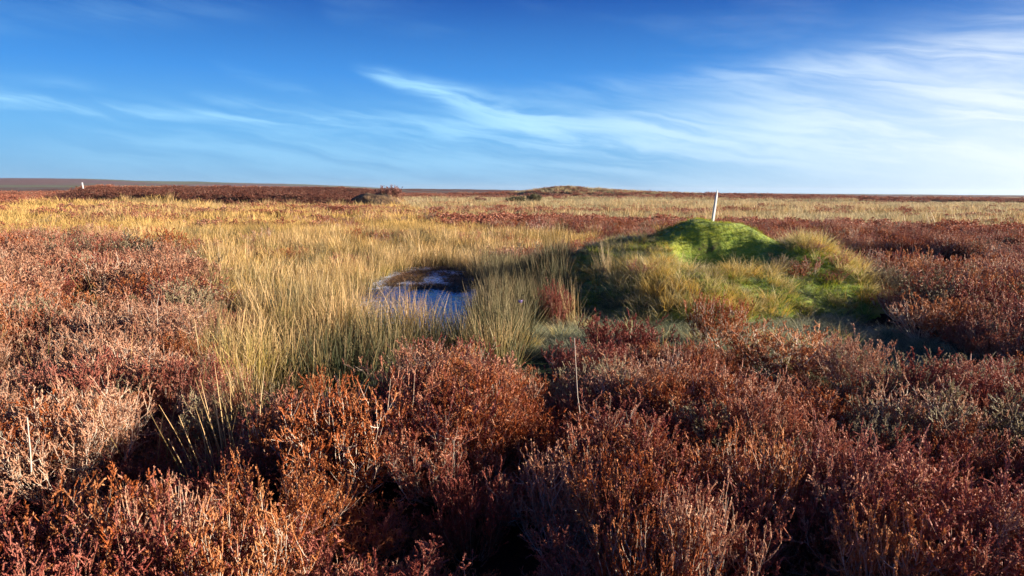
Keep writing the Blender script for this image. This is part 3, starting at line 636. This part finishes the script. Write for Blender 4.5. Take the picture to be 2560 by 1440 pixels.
RT = [
 # px, py of the base, height scale, kind, label
 (620, 985, 0.95, 'Y', 'bright yellow rush clump in front of the heather, left of centre'),
 (1425, 775, 1.0, 'T', 'tall bleached rush tuft rising out of the dark bush at the mound\'s left foot'),
 (1515, 770, 0.80, 'T', 'narrow bleached rush tuft just right of the dark bush on the mound\'s left'),
 (960, 690, 0.55, 'Y', 'short golden tuft on the far left bank of the pool'),
 (1310, 640, 0.95, 'Y', 'golden rush clump beside the left shoulder of the mound'),
 (1495, 612, 0.45, 'T', 'small bleached tuft on the mound\'s left shoulder'),
 (1000, 665, 1.0, 'D', 'dark green rush tussock behind the pool, left of its middle'),
 (1130, 665, 0.95, 'D', 'dark olive rush tussock hanging over the back of the pool'),
 (1270, 720, 1.0, 'D', 'grey leaning rush tussock in shade between pool and mound'),
 (640, 800, 1.05, 'T', 'tall straw rush clump left of the pool'),
 (780, 790, 1.1, 'T', 'dense straw rush clump on the left bank of the pool'),
 (1780, 790, 0.5, 'W', 'pale drooping grass tussock at the front of the mound above the tall rusty bush'),
 (1960, 735, 0.6, 'O', 'orange yellow grass tussock low on the right front of the mound'),
 (2060, 640, 0.55, 'W', 'silvery grass tussock on the right shoulder of the mound'),
 (1720, 640, 0.38, 'W', 'small silvery tussock just below the scooped hollow'),
 (1130, 860, 0.85, 'D', 'sparse green rush clump standing at the near edge of the pool'),
 (950, 860, 0.9, 'D', 'thin rush clump at the near left corner of the pool'),
]
hero_bush = []
for (px, py, zt, sw, sh, tone, lab) in HB:
    onm = (700 < py < 760 and px < 1850) and px > 1600
    x, y = gp(px, py, zt); hero_bush.append((x, y, sw, sh, tone, lab)); HEROES.append((x, y, 0.17*sw if y > 3.6 else 0.14*sw))
hero_rush = []
for (px, py, sh, kd_, lab) in RT:
    x, y = gp(px, py, 0.0)
    for _ in range(12):                                                  # walk the ray down to the real surface
        z_ = float(surf_h(np.array([x]), np.array([y]))[0]); x, y = gp(px, py, max(z_, WATER_Z))
    hero_rush.append((x, y, sh, kd_, lab)); HEROES.append((x, y, 0.12))
def clear(x, y, extra=0.0):
    k_ = np.ones(x.shape, bool)
    for hx, hy, hr in HEROES: k_ &= np.hypot(x-hx, y-hy) > hr+extra
    return k_
def gap(x, y): return fbm(x*1.35+4, y*1.35, 91, 3)

# heather
its = []
x, y = field(0.0, 9.5, 0.165, -180, 180); z_ = zone(x, y); r_ = np.hypot(x, y); a_ = np.degrees(np.arctan2(x, y))
dens = np.where(np.abs(a_) < 48, 1.0, np.where((a_ > 0) & (a_ < 120), 0.6, 0.3))
k_ = (z_ == HEATH) & clear(x, y) & (r_ > 1.15) & (RNG.random(len(x)) < dens) & (hum(x, y) > 0.38+0.19*(y < 4.6)) & ((r_ < 6) | (np.abs(a_) < 70))
kz_ = (z_ == HEATH) & clear(x, y) & (r_ > 1.15) & (r_ < 8) & (np.abs(a_) < 50) & ~k_ & (RNG.random(len(x)) < 0.22)
its.append(item('heather_close', x[kz_], y[kz_], 0.35, 0.6, (0.6, 0.95), 0.25))
ho = hollow(x, y); low_ = k_ & (ho > 0.5) & (RNG.random(len(x)) < 0.62); k_ &= ho < 0.5
its.append(item('heather_close', x[low_], y[low_], 0.45, 0.78, (0.6, 0.95), 0.25))
pl = (x < -1.2) & (y > 3.8) & (fbm(x*1.1, y*1.1, 191) > 0.47)
for kn_, kk_ in (('heather_close', k_ & (r_ < 4.2) & ~pl), ('heather_near', k_ & (r_ >= 4.2) & ~pl), ('heather_pale', k_ & pl)):
    k_ = kk_
    its.append(item(kn_, x[k_], y[k_], 0.72, 1.05, (0.85, 1.15), 0.16, k=(0.26+0.92*hum(x[k_], y[k_]))*np.where((x[k_] > 0.8) & (y[k_] > 5.2), 0.85, 1)))
x, y = field(9.5, 32, 0.36, -48, 62); z_ = zone(x, y); k_ = np.isin(z_, (HEATH, BAND)) & (hum(x*0.7, y*0.6) > 0.28) & (hollow(x, y) < 0.5)
pl = (x < -2) & (fbm(x*0.7, y*0.5, 192) > 0.48) & (z_ == HEATH)
for kn_, k_ in (('heather_mid', k_ & ~pl), ('heather_pale_mid', k_ & pl)): its.append(item(kn_, x[k_], y[k_], 1.0, 1.5, (0.75, 1.1), 0.12, k=0.45+0.65*hum(x[k_]*0.7, y[k_]*0.6)))
# odd bushes among the grass and on the mound
x, y = field(12, 40, 1.0, -45, 45); z_ = zone(x, y); k_ = (z_ == GOLD) & (gap(x*0.3, y*0.3) > 0.60) & (polydist(x, y, POOL) > 0.5)
its.append(item('heather_mid', x[k_], y[k_], 0.8, 1.3, (0.7, 1.0)))
mp = np.array([(4.35, 11.15), (4.6, 11.3), (4.95, 11.2), (4.15, 11.4), (5.1, 11.6), (1.9, 10.9), (4.75, 11.7)])
its.append(item('heather_mid', mp[:, 0], mp[:, 1], 0.5, 0.75, (0.6, 0.9)))
scatter('heather', 'low rusty and purplish heather covering the near ground around the pool and mound', its)
its = []
for (r0, r1, sp, s0, s1) in ((32, 70, 0.75, 1.6, 2.3), (70, 150, 1.1, 1.5, 2.4)):
    x, y = field(r0, r1, sp, -42, 52); z_ = zone(x, y); k_ = np.isin(z_, (HEATH, BAND, RED)) | ((z_ == GREY) & (RNG.random(len(x)) < 0.45)) | (np.isin(z_, (GOLD, PALE)) & (gap(x*0.12, y*0.25) > 0.63))
    kr = k_ & (z_ == RED); k_ &= z_ != RED
    its.append(item('heather_dark_far', x[kr], y[kr], s0, s1, (0.35, 0.55), 0.08)); its.append(item('heather_far', x[k_], y[k_], s0, s1, (0.35, 0.55), 0.08))
x, y = field(150, 290, 3.2, -40, 45); z_ = zone(x, y); k_ = RNG.random(len(x)) < 0.8
its.append(item('heather_far', x[k_], y[k_], 3.5, 6.0, (0.18, 0.3), 0.05))
scatter('distant_heather', 'dark and red brown heather strips across the middle and far moor', its)

# rushes and moor grass
its = []
x, y = field(4, 12.5, 0.25, -45, 40); z_ = zone(x, y); k_ = (z_ == GOLD) & clear(x, y) & (gap(x*1.2+7, y*1.2) > 0.42)
rc = cells(x, y, 0.8, 171); k_ &= rc > 0.25; kd2 = k_ & (fbm(x*1.3, y*1.3, 173) > 0.56); k_ &= ~kd2
its.append(item('rush_dark', x[kd2], y[kd2], 0.75, 1.05, (0.9, 1.1), 0.12, k=0.6+0.5*rc[kd2]))
fr_ = (x > -2.1) & (x < -0.1) & (y < 8.6) & (y > 5.2); k_ &= ~fr_ | (RNG.random(len(x)) < 0.7)
its.append(item('rush_near', x[k_], y[k_], 0.75, 1.1, (0.9, 1.2), 0.12, k=(0.62+0.55*rc[k_])*np.where(fr_[k_], 0.80, 1.0)))
x, y = field(12.5, 26, 0.36, -42, 45); z_ = zone(x, y); k_ = (z_ == GOLD) & (gap(x*0.6+7, y*0.6) > 0.40)
rc = cells(x, y, 1.3, 172); k_ &= rc > 0.18; kd2 = k_ & (fbm(x*0.7, y*0.7, 174) > 0.60); k_ &= ~kd2
its.append(item('rush_dark', x[kd2], y[kd2], 0.85, 1.15, (0.9, 1.1), 0.12, k=0.7+0.4*rc[kd2]))
its.append(item('rush_mid', x[k_], y[k_], 0.8, 1.2, (0.8, 1.1), 0.12, k=0.65+0.5*rc[k_]))
# fringe on the near lip and in the shallows of the pool, bank by the mound
x, y = field(6, 19, 0.30, -40, 40); pd = polydist(x, y, POOL); k_ = (pd > -0.15) & (pd < 0.45) & clear(x, y) & (x < -0.55) & (y > pc[1]-0.3) & (np.hypot(x-pc[0], y-pc[1]) > 1)
its.append(item('rush_near', x[k_], y[k_], 0.8, 1.05, (0.85, 1.1), 0.1))
k_ = (pd > -0.3) & (pd < 0.3) & (y < pc[1]-0.3) & (RNG.random(len(x)) < 0.25)
its.append(item('rush_near', x[k_], y[k_], 0.5, 0.75, (0.7, 0.9), 0.12))
x, y = field(9, 16.5, 0.24, -10, 12); k_ = (polydist(x, y, POOL) > 0) & (x > -0.35) & (x < 0.42) & (y > 10.0)
its.append(item('rush_dark', x[k_], y[k_], 0.8, 1.05, (0.85, 1.1), 0.12))  # dark kit stands in for the mound's shade along this bank
DK = PW([(1190, 700), (1210, 655), (1330, 628), (1400, 640), (1430, 700), (1370, 790), (1300, 830), (1240, 960), (1205, 900)], 0.0)
x, y = field(5.5, 17, 0.17, -12, 14); k_ = inpoly(x, y, DK) & (polydist(x, y, POOL) > 0) & clear(x, y)
its.append(item('rush_dark', x[k_], y[k_], 0.8, 1.1, (0.85, 1.1), 0.12, lean=(0.0, -0.22)))  # mound's shade put into the rush colour between pool and mound
x, y = field(3.8, 20, 0.42, -42, 8); z_ = zone(x, y); k_ = (z_ == HEATH) & (RNG.random(len(x)) < 0.55) & ((x < -1.3) | (y > 5.2)) & (gap(x*0.9+1, y*0.9) > 0.45)
its.append(item('stalks', x[k_], y[k_], 0.7, 1.05, (0.8, 1.1), 0.25))
x, y = field(8, 16.5, 0.33, -14, 2); pd = polydist(x, y, POOL); k_ = (pd < 0) & (RNG.random(len(x)) < np.where(y > 11.5, 0.10, 0.22))
p0 = item('stalks', x[k_], y[k_], 0.5, 0.85, (0.6, 0.9), 0.2); its.append(p0)
scatter('rushes', 'straw tipped green rushes crowding round the pool and to its left', its)
its = []
for (r0, r1, sp, kn, s0, s1, kn2) in ((9, 34, 0.50, 'gold_mid', 0.85, 1.3, 'gold_mid'), (34, 70, 0.75, 'gold_far', 0.8, 1.2, 'pale_far'), (70, 135, 1.3, 'gold_far', 1.2, 1.8, 'pale_far')):
    x, y = field(r0, r1, sp, -42, 45); z_ = zone(x, y); sel = RNG.random(len(x))
    k_ = (z_ == GOLD) & (polydist(x, y, POOL) > 0.2) & (gap(x*0.25, y*0.4+3) > 0.36) & clear(x, y)
    its.append(item(kn, x[k_], y[k_], s0, s1, (0.7, 1.1), 0.12))
    k_ = (z_ == PALE); its.append(item(kn2, x[k_], y[k_], s0, s1, (0.6, 1.0), 0.1))
x, y = field(34, 90, 1.6, -30, 40); z_ = zone(x, y); k_ = np.isin(z_, (GOLD, PALE)) & (gap(x*0.1+2, y*0.2) > 0.5)
its.append(item('rush_mid', x[k_], y[k_], 1.2, 2.0, (0.7, 0.9)))
x, y = field(190, 230, 1.8, -5, 14); k_ = ground_h(x, y) > 1.1
its.append(item('pale_far', x[k_], y[k_], 1.2, 2.2, (0.6, 1.0), 0.1))
scatter('moor_grass', 'golden and pale moor grass spreading to the horizon', its)
# mound
its = []
x, y = field(8.5, 16, 0.075, 0, 33); z_ = zone(x, y); k_ = (z_ == MOUND) & ((x > 2.3) | (RNG.random(len(x)) < 0.45)) & (gap(x*3, y*3) > 0.34); k_ &= ~((np.hypot((x-3.2)/0.35, (y-12.02)/0.08) < 1))
its.append(item('turf', x[k_], y[k_], 0.7, 1.25, (0.5, 1.0), 0.25, k=(0.45+1.1*fbm(x[k_]*2.6, y[k_]*2.6, 181))*np.where(np.hypot(x[k_]-3.42, y[k_]-12.3) < 1.2, 0.62, 1.0)))
x, y = field(7.5, 16, 0.12, -2, 33); z_ = zone(x, y); m_ = mound_h(x, y); capd = np.hypot(x-3.4, y-12.3)
k_ = (z_ == MOUND) & (capd > 1.15) & (gap(x*1.7, y*1.7) > 0.42) & (y < 11.45+0.25*(x > 4)) & (x > 1.5); k_ |= (z_ == MOUND) & (x > 4.3) & (gap(x*1.7, y*1.7) > 0.42)
its.append(item('wisp', x[k_], y[k_], 0.55, 1.15, (0.6, 1.1), 0.15, lean=(0.1, -0.25)))
its_k = (z_ == MOUND) & (capd > 0.95) & (x < 3.4) & (RNG.random(len(x)) < 0.45) & (gap(x*2.2+3, y*2.2) > 0.40)
its.append(item('wisp', x[its_k], y[its_k], 0.4, 0.8, (0.5, 0.9), 0.2, lean=(0.1, -0.25)))
its_k = (z_ == MOUND) & (capd > 1.0) & (RNG.random(len(x)) < np.where(x < 2.4, 0.9, 0.4))
its.append(item('dull', x[its_k], y[its_k], 0.5, 0.9, (0.5, 0.8), 0.15))
k_ = (z_ == TURF) & (RNG.random(len(x)) < 0.10) & (gap(x*2, y*2) > 0.5); its.append(item('wisp', x[k_], y[k_], 0.6, 1.0, (0.8, 1.1), 0.2))
k_ = ((z_ == TURF) | ((z_ == MOUND) & (m_ < 0.35) & (x < 2.2))) & (RNG.random(len(x)) < 0.75)
its.append(item('dull', x[k_], y[k_], 0.7, 1.2, (0.5, 0.9), 0.12))
scatter('mound_grass', 'short green and bleached grass on and around the mound', its)

# ------------------------------------------------------------------ individual heather bushes: branches + foliage
TONE = {'O': M_HEATH_O, 'R': M_HEATH_R, 'P': M_HEATH_P, 'G': M_HEATH_G}
cache = {}
for i_, (x, y, sw, sh, tone, lab) in enumerate(hero_bush):
    key = (tone, i_ % 3)
    if key not in cache:
        fol, wood = heather_parts(700+ord(tone)*3+i_ % 3, N=46, M=9, bare=0.07 if tone != 'P' else 0.12)
        cache[key] = (fol.mesh('foliage', [TONE[tone]]), wood.mesh('branches', [M_TWIG if tone in 'PO' else M_BARK]))
    e = bpy.data.objects.new('heather_bush', None); COL.objects.link(e); e.empty_display_size = 0.1
    z_ = float(surf_h(np.array([x]), np.array([y]))[0]); e.location = (x, y, z_); e.rotation_euler = (0, 0, i_*2.4); e.scale = (sw, sw, sh*1.02)
    tag(e, lab, 'heather bush', 'heather bushes around the pool and mound')
    for nm, me_ in zip(('foliage', 'branches'), cache[key]):
        c = bpy.data.objects.new(nm, me_); COL.objects.link(c); c.parent = e

for i_, (px, py, sw, sh, lab) in enumerate(((1690, 855, 0.42, 1.05, 'bleached bare twigs of a dead shrub standing among the orange bushes below the mound'),
        (1225, 960, 0.40, 1.0, 'grey leafless shrub right of the large peach tipped bush'), (845, 945, 0.36, 1.15, 'bare cream twigs sticking out above the largest foreground bush'),
        (2340, 975, 0.36, 1.0, 'white bare twigs among pale heather in the right foreground'))):
    _, wd_ = heather_parts(1300+i_, N=16, M=5, bare=1.0, thick=1.3, gnarl=1.6)
    x, y = gp(px, py, 0.48*sh); o = bpy.data.objects.new('dead_shrub', wd_.mesh('dead_shrub', [M_TWIG])); COL.objects.link(o)
    o.location = (x, y, float(surf_h(np.array([x]), np.array([y]))[0])+0.04); o.scale = (sw, sw, sh); o.rotation_euler = (0, 0, i_*1.3); tag(o, lab, 'dead shrub', 'dead bare shrubs in the heather')

# ------------------------------------------------------------------ individual rush and grass clumps
M_YEL = plant_mat('yellow rush', grass_cols((0.30, 0.24, 0.05), (0.56, 0.42, 0.10), (0.74, 0.56, 0.22), 0.0), 0.4)
M_STRAW = plant_mat('straw rush', grass_cols((0.20, 0.15, 0.06), (0.48, 0.34, 0.15), (0.70, 0.55, 0.32), 0.0), 0.35)
RK = {'Y': (M_YEL, 150, 0.15, (0.35, 0.70), (0.004, 0.008), (0.0, 0.6), (0.0, 0.6)), 'T': (M_STRAW, 85, 0.11, (0.40, 0.80), (0.004, 0.008), (0.0, 0.35), (-0.1, 0.3)),
      'D': (M_RUSH_SHADED, 190, 0.20, (0.40, 0.72), (0.004, 0.008), (0.0, 0.5), (0.0, 0.6)), 'W': (M_WISP, 220, 0.16, (0.3, 0.65), (0.004, 0.007), (0.3, 1.0), (0.4, 1.4)), 'O': (M_ORG, 220, 0.16, (0.3, 0.62), (0.004, 0.008), (0.3, 1.0), (0.4, 1.4))}
for i_, (x, y, sh, kd_, lab) in enumerate(hero_rush):
    mt, N, rd_, Lr, Wr, lr, dr = RK[kd_]
    me_ = tuft(900+i_, N, rd_, Lr, Wr, lr, dr, mt, 5, 0.05)
    o = bpy.data.objects.new('grass_tussock' if kd_ in 'WO' else 'rush_clump', me_); COL.objects.link(o)
    o.location = (x, y, float(surf_h(np.array([x]), np.array([y]))[0])); o.scale = (sh*1.0+0.1, sh*1.0+0.1, sh)
    if kd_ in 'DT' and x > -0.5 and y > 8.5: o.rotation_euler = (0, -0.16, 0)
    tag(o, lab, 'grass tussock' if kd_ in 'WO' else 'rushes', 'grass tussocks on the mound' if kd_ in 'WO' else 'rush clumps round the pool')

# ------------------------------------------------------------------ loose stalks, marker posts, flower
def tube_obj(name, pts, rads, mat, sides=6, parent=None):
    m = MB(); tubes(m, np.array([pts], float), np.array([rads], float), sides=sides, r=np.array([0.7])); m_ = m.mesh(name, [mat], True)
    o = bpy.data.objects.new(name, m_); COL.objects.link(o); o.parent = parent; return o
def on_ray(px, py, dist):
    d = pix_dir(px, py); t_ = dist/d.y; return (d.x*t_, d.y*t_, CAM_Z+d.z*t_)
def stalk(pxs, dist, rad0, rad1, label, name='grass_stalk', mat=None, cat='stalk'):
    """a dead stem standing dist metres away, its bend given by points of the photograph"""
    P = np.array([on_ray(px, py, dist+dd) for px, py, dd in pxs])
    o = tube_obj(name, P, np.linspace(rad0, rad1, len(P)), mat or M_TWIG); tag(o, label, cat); return o
stalk([(1458, 1130, 0), (1452, 1050, .02), (1444, 990, .02), (1440, 920, .03), (1436, 845, .05)], 4.3, .0028, .0018, 'long thin pale stalk standing upright in the dark gap below the mound')
stalk([(78, 1180, 0), (76, 1130, 0), (72, 1090, .02), (68, 1044, .03)], 3.6, .0035, .003, 'pale segmented dead cane among orange heather at the left edge', 'dead_cane', cat='cane')
stalk([(395, 870, 0), (394, 800, 0), (392, 765, .03), (398, 735, .05)], 7.2, .0035, .002, 'single upright straw stalk in heather left of the rushes')

def wood_mat():
    m_, t, out = new_mat('weathered white wood'); geo = t.new('ShaderNodeTexCoord'); mp_ = t.new('ShaderNodeMapping'); t.l.new(geo.outputs['Object'], mp_.inputs[0]); mp_.inputs['Scale'].default_value = (60, 60, 4)
    n = t.noise(mp_.outputs[0], 1.0, 4, 0.6); c = ramp(t, n, [(0.3, (0.36, 0.36, 0.37)), (0.6, (0.66, 0.66, 0.67)), (0.9, (0.78, 0.78, 0.78))])
    p = t.new('ShaderNodeBsdfPrincipled'); t.l.new(c, p.inputs['Base Color']); p.inputs['Roughness'].default_value = 0.7
    b = t.new('ShaderNodeBump'); b.inputs['Distance'].default_value = 0.002; t.l.new(n, b.inputs['Height']); t.l.new(b.outputs[0], p.inputs['Normal']); t.l.new(p.outputs[0], out.inputs[0]); return m_
M_WOOD = wood_mat()
def post(name, base, H, wd, leanx, label, point=0.12):
    m = MB(); h = wd/2; c = h*0.28; lv = [(-0.25, 1.0), (0.0, 1.0), (H*0.5, 0.93), (H-point, 0.86), (H-point*0.3, 0.45), (H, 0.14)]
    ring_ = np.array([(h, -h+c), (h, h-c), (h-c, h), (-h+c, h), (-h, h-c), (-h, -h+c), (-h+c, -h), (h-c, -h)])
    V = np.concatenate([np.column_stack([ring_*s_, np.full(8, z)]) for z, s_ in lv]); F = []
    for a in range(len(lv)-1):
        for b in range(8): F.append((a*8+b, a*8+(b+1) % 8, (a+1)*8+(b+1) % 8, (a+1)*8+b))
    m.quads(V, F); n0 = (len(lv)-1)*8; m.f.append(np.array([[n0+q for q in range(8)]])); m.m.append(np.zeros(1, np.int32))
    o = bpy.data.objects.new(name, m.mesh(name, [M_WOOD])); COL.objects.link(o); o.location = base; o.rotation_euler = (0.0, leanx, 0.35); tag(o, label, 'post'); return o
bx, by = 3.46, 12.75
bx, by = gp(1781, 543, 1.23)
for _ in range(30):
    z_ = float(surf_h(np.array([bx]), np.array([by]))[0])
    by_t = 12.75; d = pix_dir(1781, 543); bx = d.x/d.y*by_t; by = by_t
z_ = float(surf_h(np.array([bx]), np.array([by]))[0])
post('marker_post', (bx, by, z_), 0.60, 0.043, math.radians(7.5), 'thin pointed white wooden post leaning right on top of the green mound')
d = pix_dir(209, 478); t_ = 120/d.y; fx_, fy_ = d.x*t_, 120.0
post('marker_post', (fx_, fy_, float(ground_h(np.array([fx_]), np.array([fy_]))[0])+0.1), 1.4, 0.22, math.radians(-6), 'short white post far off on the red brown rise at the left', 0.05)
# small violet flower by the pool
def flat_mat(name, c, tr=0.2):
    return plant_mat(name, lambda t, tt, rnd, oi, pos: t.mix(rnd, c, tuple(x*0.8 for x in c)), tr)
FP = Vector(on_ray(1302, 758, 8.6)); gz = float(surf_h(np.array([FP.x]), np.array([FP.y]))[0])
fe = bpy.data.objects.new('violet_flower', None); COL.objects.link(fe); fe.location = (FP.x+0.02, FP.y, gz); tag(fe, 'single small violet flower on a thin dark stem between pool and mound', 'flower')
hgt = max(FP.z-gz, 0.12)
tube_obj('stem', [(0, 0, -0.02), (0.01, 0, hgt*0.4), (0, 0, hgt*0.8), (-0.02, 0, hgt)], [.003, .0025, .002, .0015], M_BARK, parent=fe)
rng = np.random.default_rng(5); m = MB(); n = 7; a = np.arange(n)*2*np.pi/n
leaves(m, np.tile([(-0.02, 0, hgt)], (n, 1)), norm(np.stack([np.cos(a)*0.6, np.sin(a)*0.6, 0.75*np.ones(n)], -1)), 0.05, 0.03, rng, r=rng.random(n))
pt = bpy.data.objects.new('petals', m.mesh('petals', [flat_mat('violet petals', (0.45, 0.34, 0.75))])); COL.objects.link(pt); pt.parent = fe

# dead brown mat lying on the back of the pool
M_MAT = plant_mat('sodden dead grass', grass_cols((0.05, 0.03, 0.018), (0.12, 0.065, 0.035), (0.26, 0.14, 0.07), 0.2), 0.15)
MATP = PW([(960, 706), (1010, 684), (1060, 672), (1130, 668), (1200, 684), (1225, 715), (1150, 735), (1080, 722), (1010, 728)], WATER_Z)
rng = np.random.default_rng(77); N = 26000; mx_ = np.array(MATP); cx = rng.uniform(mx_[:, 0].min(), mx_[:, 0].max(), N); cy = rng.uniform(mx_[:, 1].min(), mx_[:, 1].max(), N)
k_ = inpoly(cx+0.3*(fbm(cx*3, cy*3, 4)-.5), cy+0.5*(fbm(cx*2, cy*2, 6)-.5), MATP) & (fbm(cx*2.5, cy*1.6, 14) > 0.47); cx, cy = cx[k_], cy[k_]; n = len(cx)
m = MB(); blades(m, np.stack([cx, cy, WATER_Z-0.01+0.03*fbm(cx*2, cy*2, 15)], -1), rng.uniform(0, 6.28, n), rng.uniform(0.9, 1.5, n), rng.uniform(0.08, 0.2, n), rng.uniform(0.005, 0.010, n), rng.uniform(-0.2, 0.5, n), rng, 3)
dm = bpy.data.objects.new('dead_grass', m.mesh('dead_grass', [M_MAT])); COL.objects.link(dm); tag(dm, 'sodden brown dead grass lying across the back of the pool', kind='stuff')

# peat hag with its pinkish bush in the middle distance
hx, hy = gp(955, 520, 0.0); hz = float(ground_h(np.array([hx]), np.array([hy]))[0])
def lump(seed, sx, sy, sz, n1=48, n2=24):
    u = np.linspace(0, 2*np.pi, n1, endpoint=False)[None]; v = np.linspace(0.0, np.pi/2+0.25, n2)[:, None]
    px_, py_, pz_ = np.sin(v)*np.cos(u), np.sin(v)*np.sin(u), np.cos(v)*np.ones_like(u)
    k = 0.75+0.5*fbm(px_*2.2+seed, py_*2.2+pz_*1.7, seed, 4)
    V = np.stack([px_*sx*k, py_*sy*k, pz_*sz*k], -1).reshape(-1, 3)
    a = np.arange(n2-1)[:, None]*n1+np.arange(n1)[None]; b = np.arange(n2-1)[:, None]*n1+(np.arange(n1)[None]+1) % n1
    m = MB(); m.quads(V, np.stack([a, a+n1, b+n1, b], -1).reshape(-1, 4)); return m
def peat_mat():
    m_, t, out = new_mat('peat bank'); geo = t.new('ShaderNodeNewGeometry'); pos = geo.outputs['Position']
    n = t.noise(pos, 1.3, 6, 0.7); c = ramp(t, n, [(0.35, (0.03, 0.018, 0.012)), (0.52, (0.14, 0.08, 0.04)), (0.65, (0.30, 0.21, 0.09))])
    p = t.new('ShaderNodeBsdfPrincipled'); t.l.new(c, p.inputs['Base Color']); p.inputs['Roughness'].default_value = 0.95
    b = t.new('ShaderNodeBump'); b.inputs['Distance'].default_value = 0.4; t.l.new(n, b.inputs['Height']); t.l.new(b.outputs[0], p.inputs['Normal']); t.l.new(p.outputs[0], out.inputs[0]); return m_
hag = bpy.data.objects.new('peat_hag', lump(3, 2.9, 2.2, 1.6).mesh('peat_hag', [peat_mat()], True)); COL.objects.link(hag); hag.location = (hx-0.4, hy, hz-0.1)
tag(hag, 'eroded dark peat hag with a straw top in the middle distance left of centre', 'peat hag')
def bigbush(loc, sx, sz, mat, label, seed):
    fol, wood = heather_parts(seed, N=60, M=9, Pn=3, leafN=6, leafL=0.035, leafW=0.018, core=0, thick=2.0)
    e = bpy.data.objects.new('scrub_bush', None); COL.objects.link(e); e.location = loc; e.scale = (sx, sx, sz); tag(e, label, 'bush', 'scrubby bushes out on the moor')
    for nm, mb_, mt in (('foliage', fol, mat), ('branches', wood, M_BARK)):
        c = bpy.data.objects.new(nm, mb_.mesh(nm, [mt])); COL.objects.link(c); c.parent = e
def bush_at(px, py, sx, sz, mat, label, seed, up=0.0):
    x, y = gp(px, py, 0.0); z = float(ground_h(np.array([x]), np.array([y]))[0]); bigbush((x, y, z+up), sx, sz, mat, label, seed)
M_PINK = plant_mat('pinkish scrub', heather_cols((0.26, 0.11, 0.085), (0.46, 0.26, 0.20), (0.12, 0.05, 0.04), 0.1), 0.2)
M_OLIVE = plant_mat('olive scrub', heather_cols((0.11, 0.11, 0.05), (0.26, 0.23, 0.12), (0.04, 0.045, 0.02), 0.2), 0.2)
bush_at(975, 520, 3.0, 2.6, M_PINK, 'pinkish brown scrub bush growing on the right end of the peat hag', 1201, 0.8)
bush_at(1290, 515, 3.0, 2.3, M_OLIVE, 'dark olive scrub bush in pale grass left of the far red strip', 1202)
bush_at(1335, 513, 2.4, 2.6, M_OLIVE, 'greener pointed scrub bush right of the dark olive one', 1203)
bush_at(1200, 512, 2.2, 1.8, M_PINK, 'low greyish scrub bush left of the dark olive one', 1204)

# thin clear-day haze over the moor
HB_ = 4600.0; z0, z1 = -12.0, 30.0
hm = bpy.data.meshes.new('haze'); hm.from_pydata([(x, y, z) for z in (z0, z1) for x, y in ((-HB_, -HB_), (HB_, -HB_), (HB_, HB_), (-HB_, HB_))], [], [(0, 3, 2, 1), (4, 5, 6, 7), (0, 1, 5, 4), (1, 2, 6, 5), (2, 3, 7, 6), (3, 0, 4, 7)])
hz_m = bpy.data.materials.new('haze'); hz_m.use_nodes = True; t = NT(hz_m.node_tree); t.n.clear(); out = t.new('ShaderNodeOutputMaterial')
pv = t.new('ShaderNodeVolumePrincipled'); pv.inputs['Color'].default_value = (0.72, 0.84, 1.0, 1); pv.inputs['Density'].default_value = 0.00011; pv.inputs['Anisotropy'].default_value = 0.3
t.l.new(pv.outputs[0], out.inputs['Volume']); hm.materials.append(hz_m)
hzo = bpy.data.objects.new('haze', hm); COL.objects.link(hzo); tag(hzo, 'faint blue haze over the farthest moor', kind='stuff')
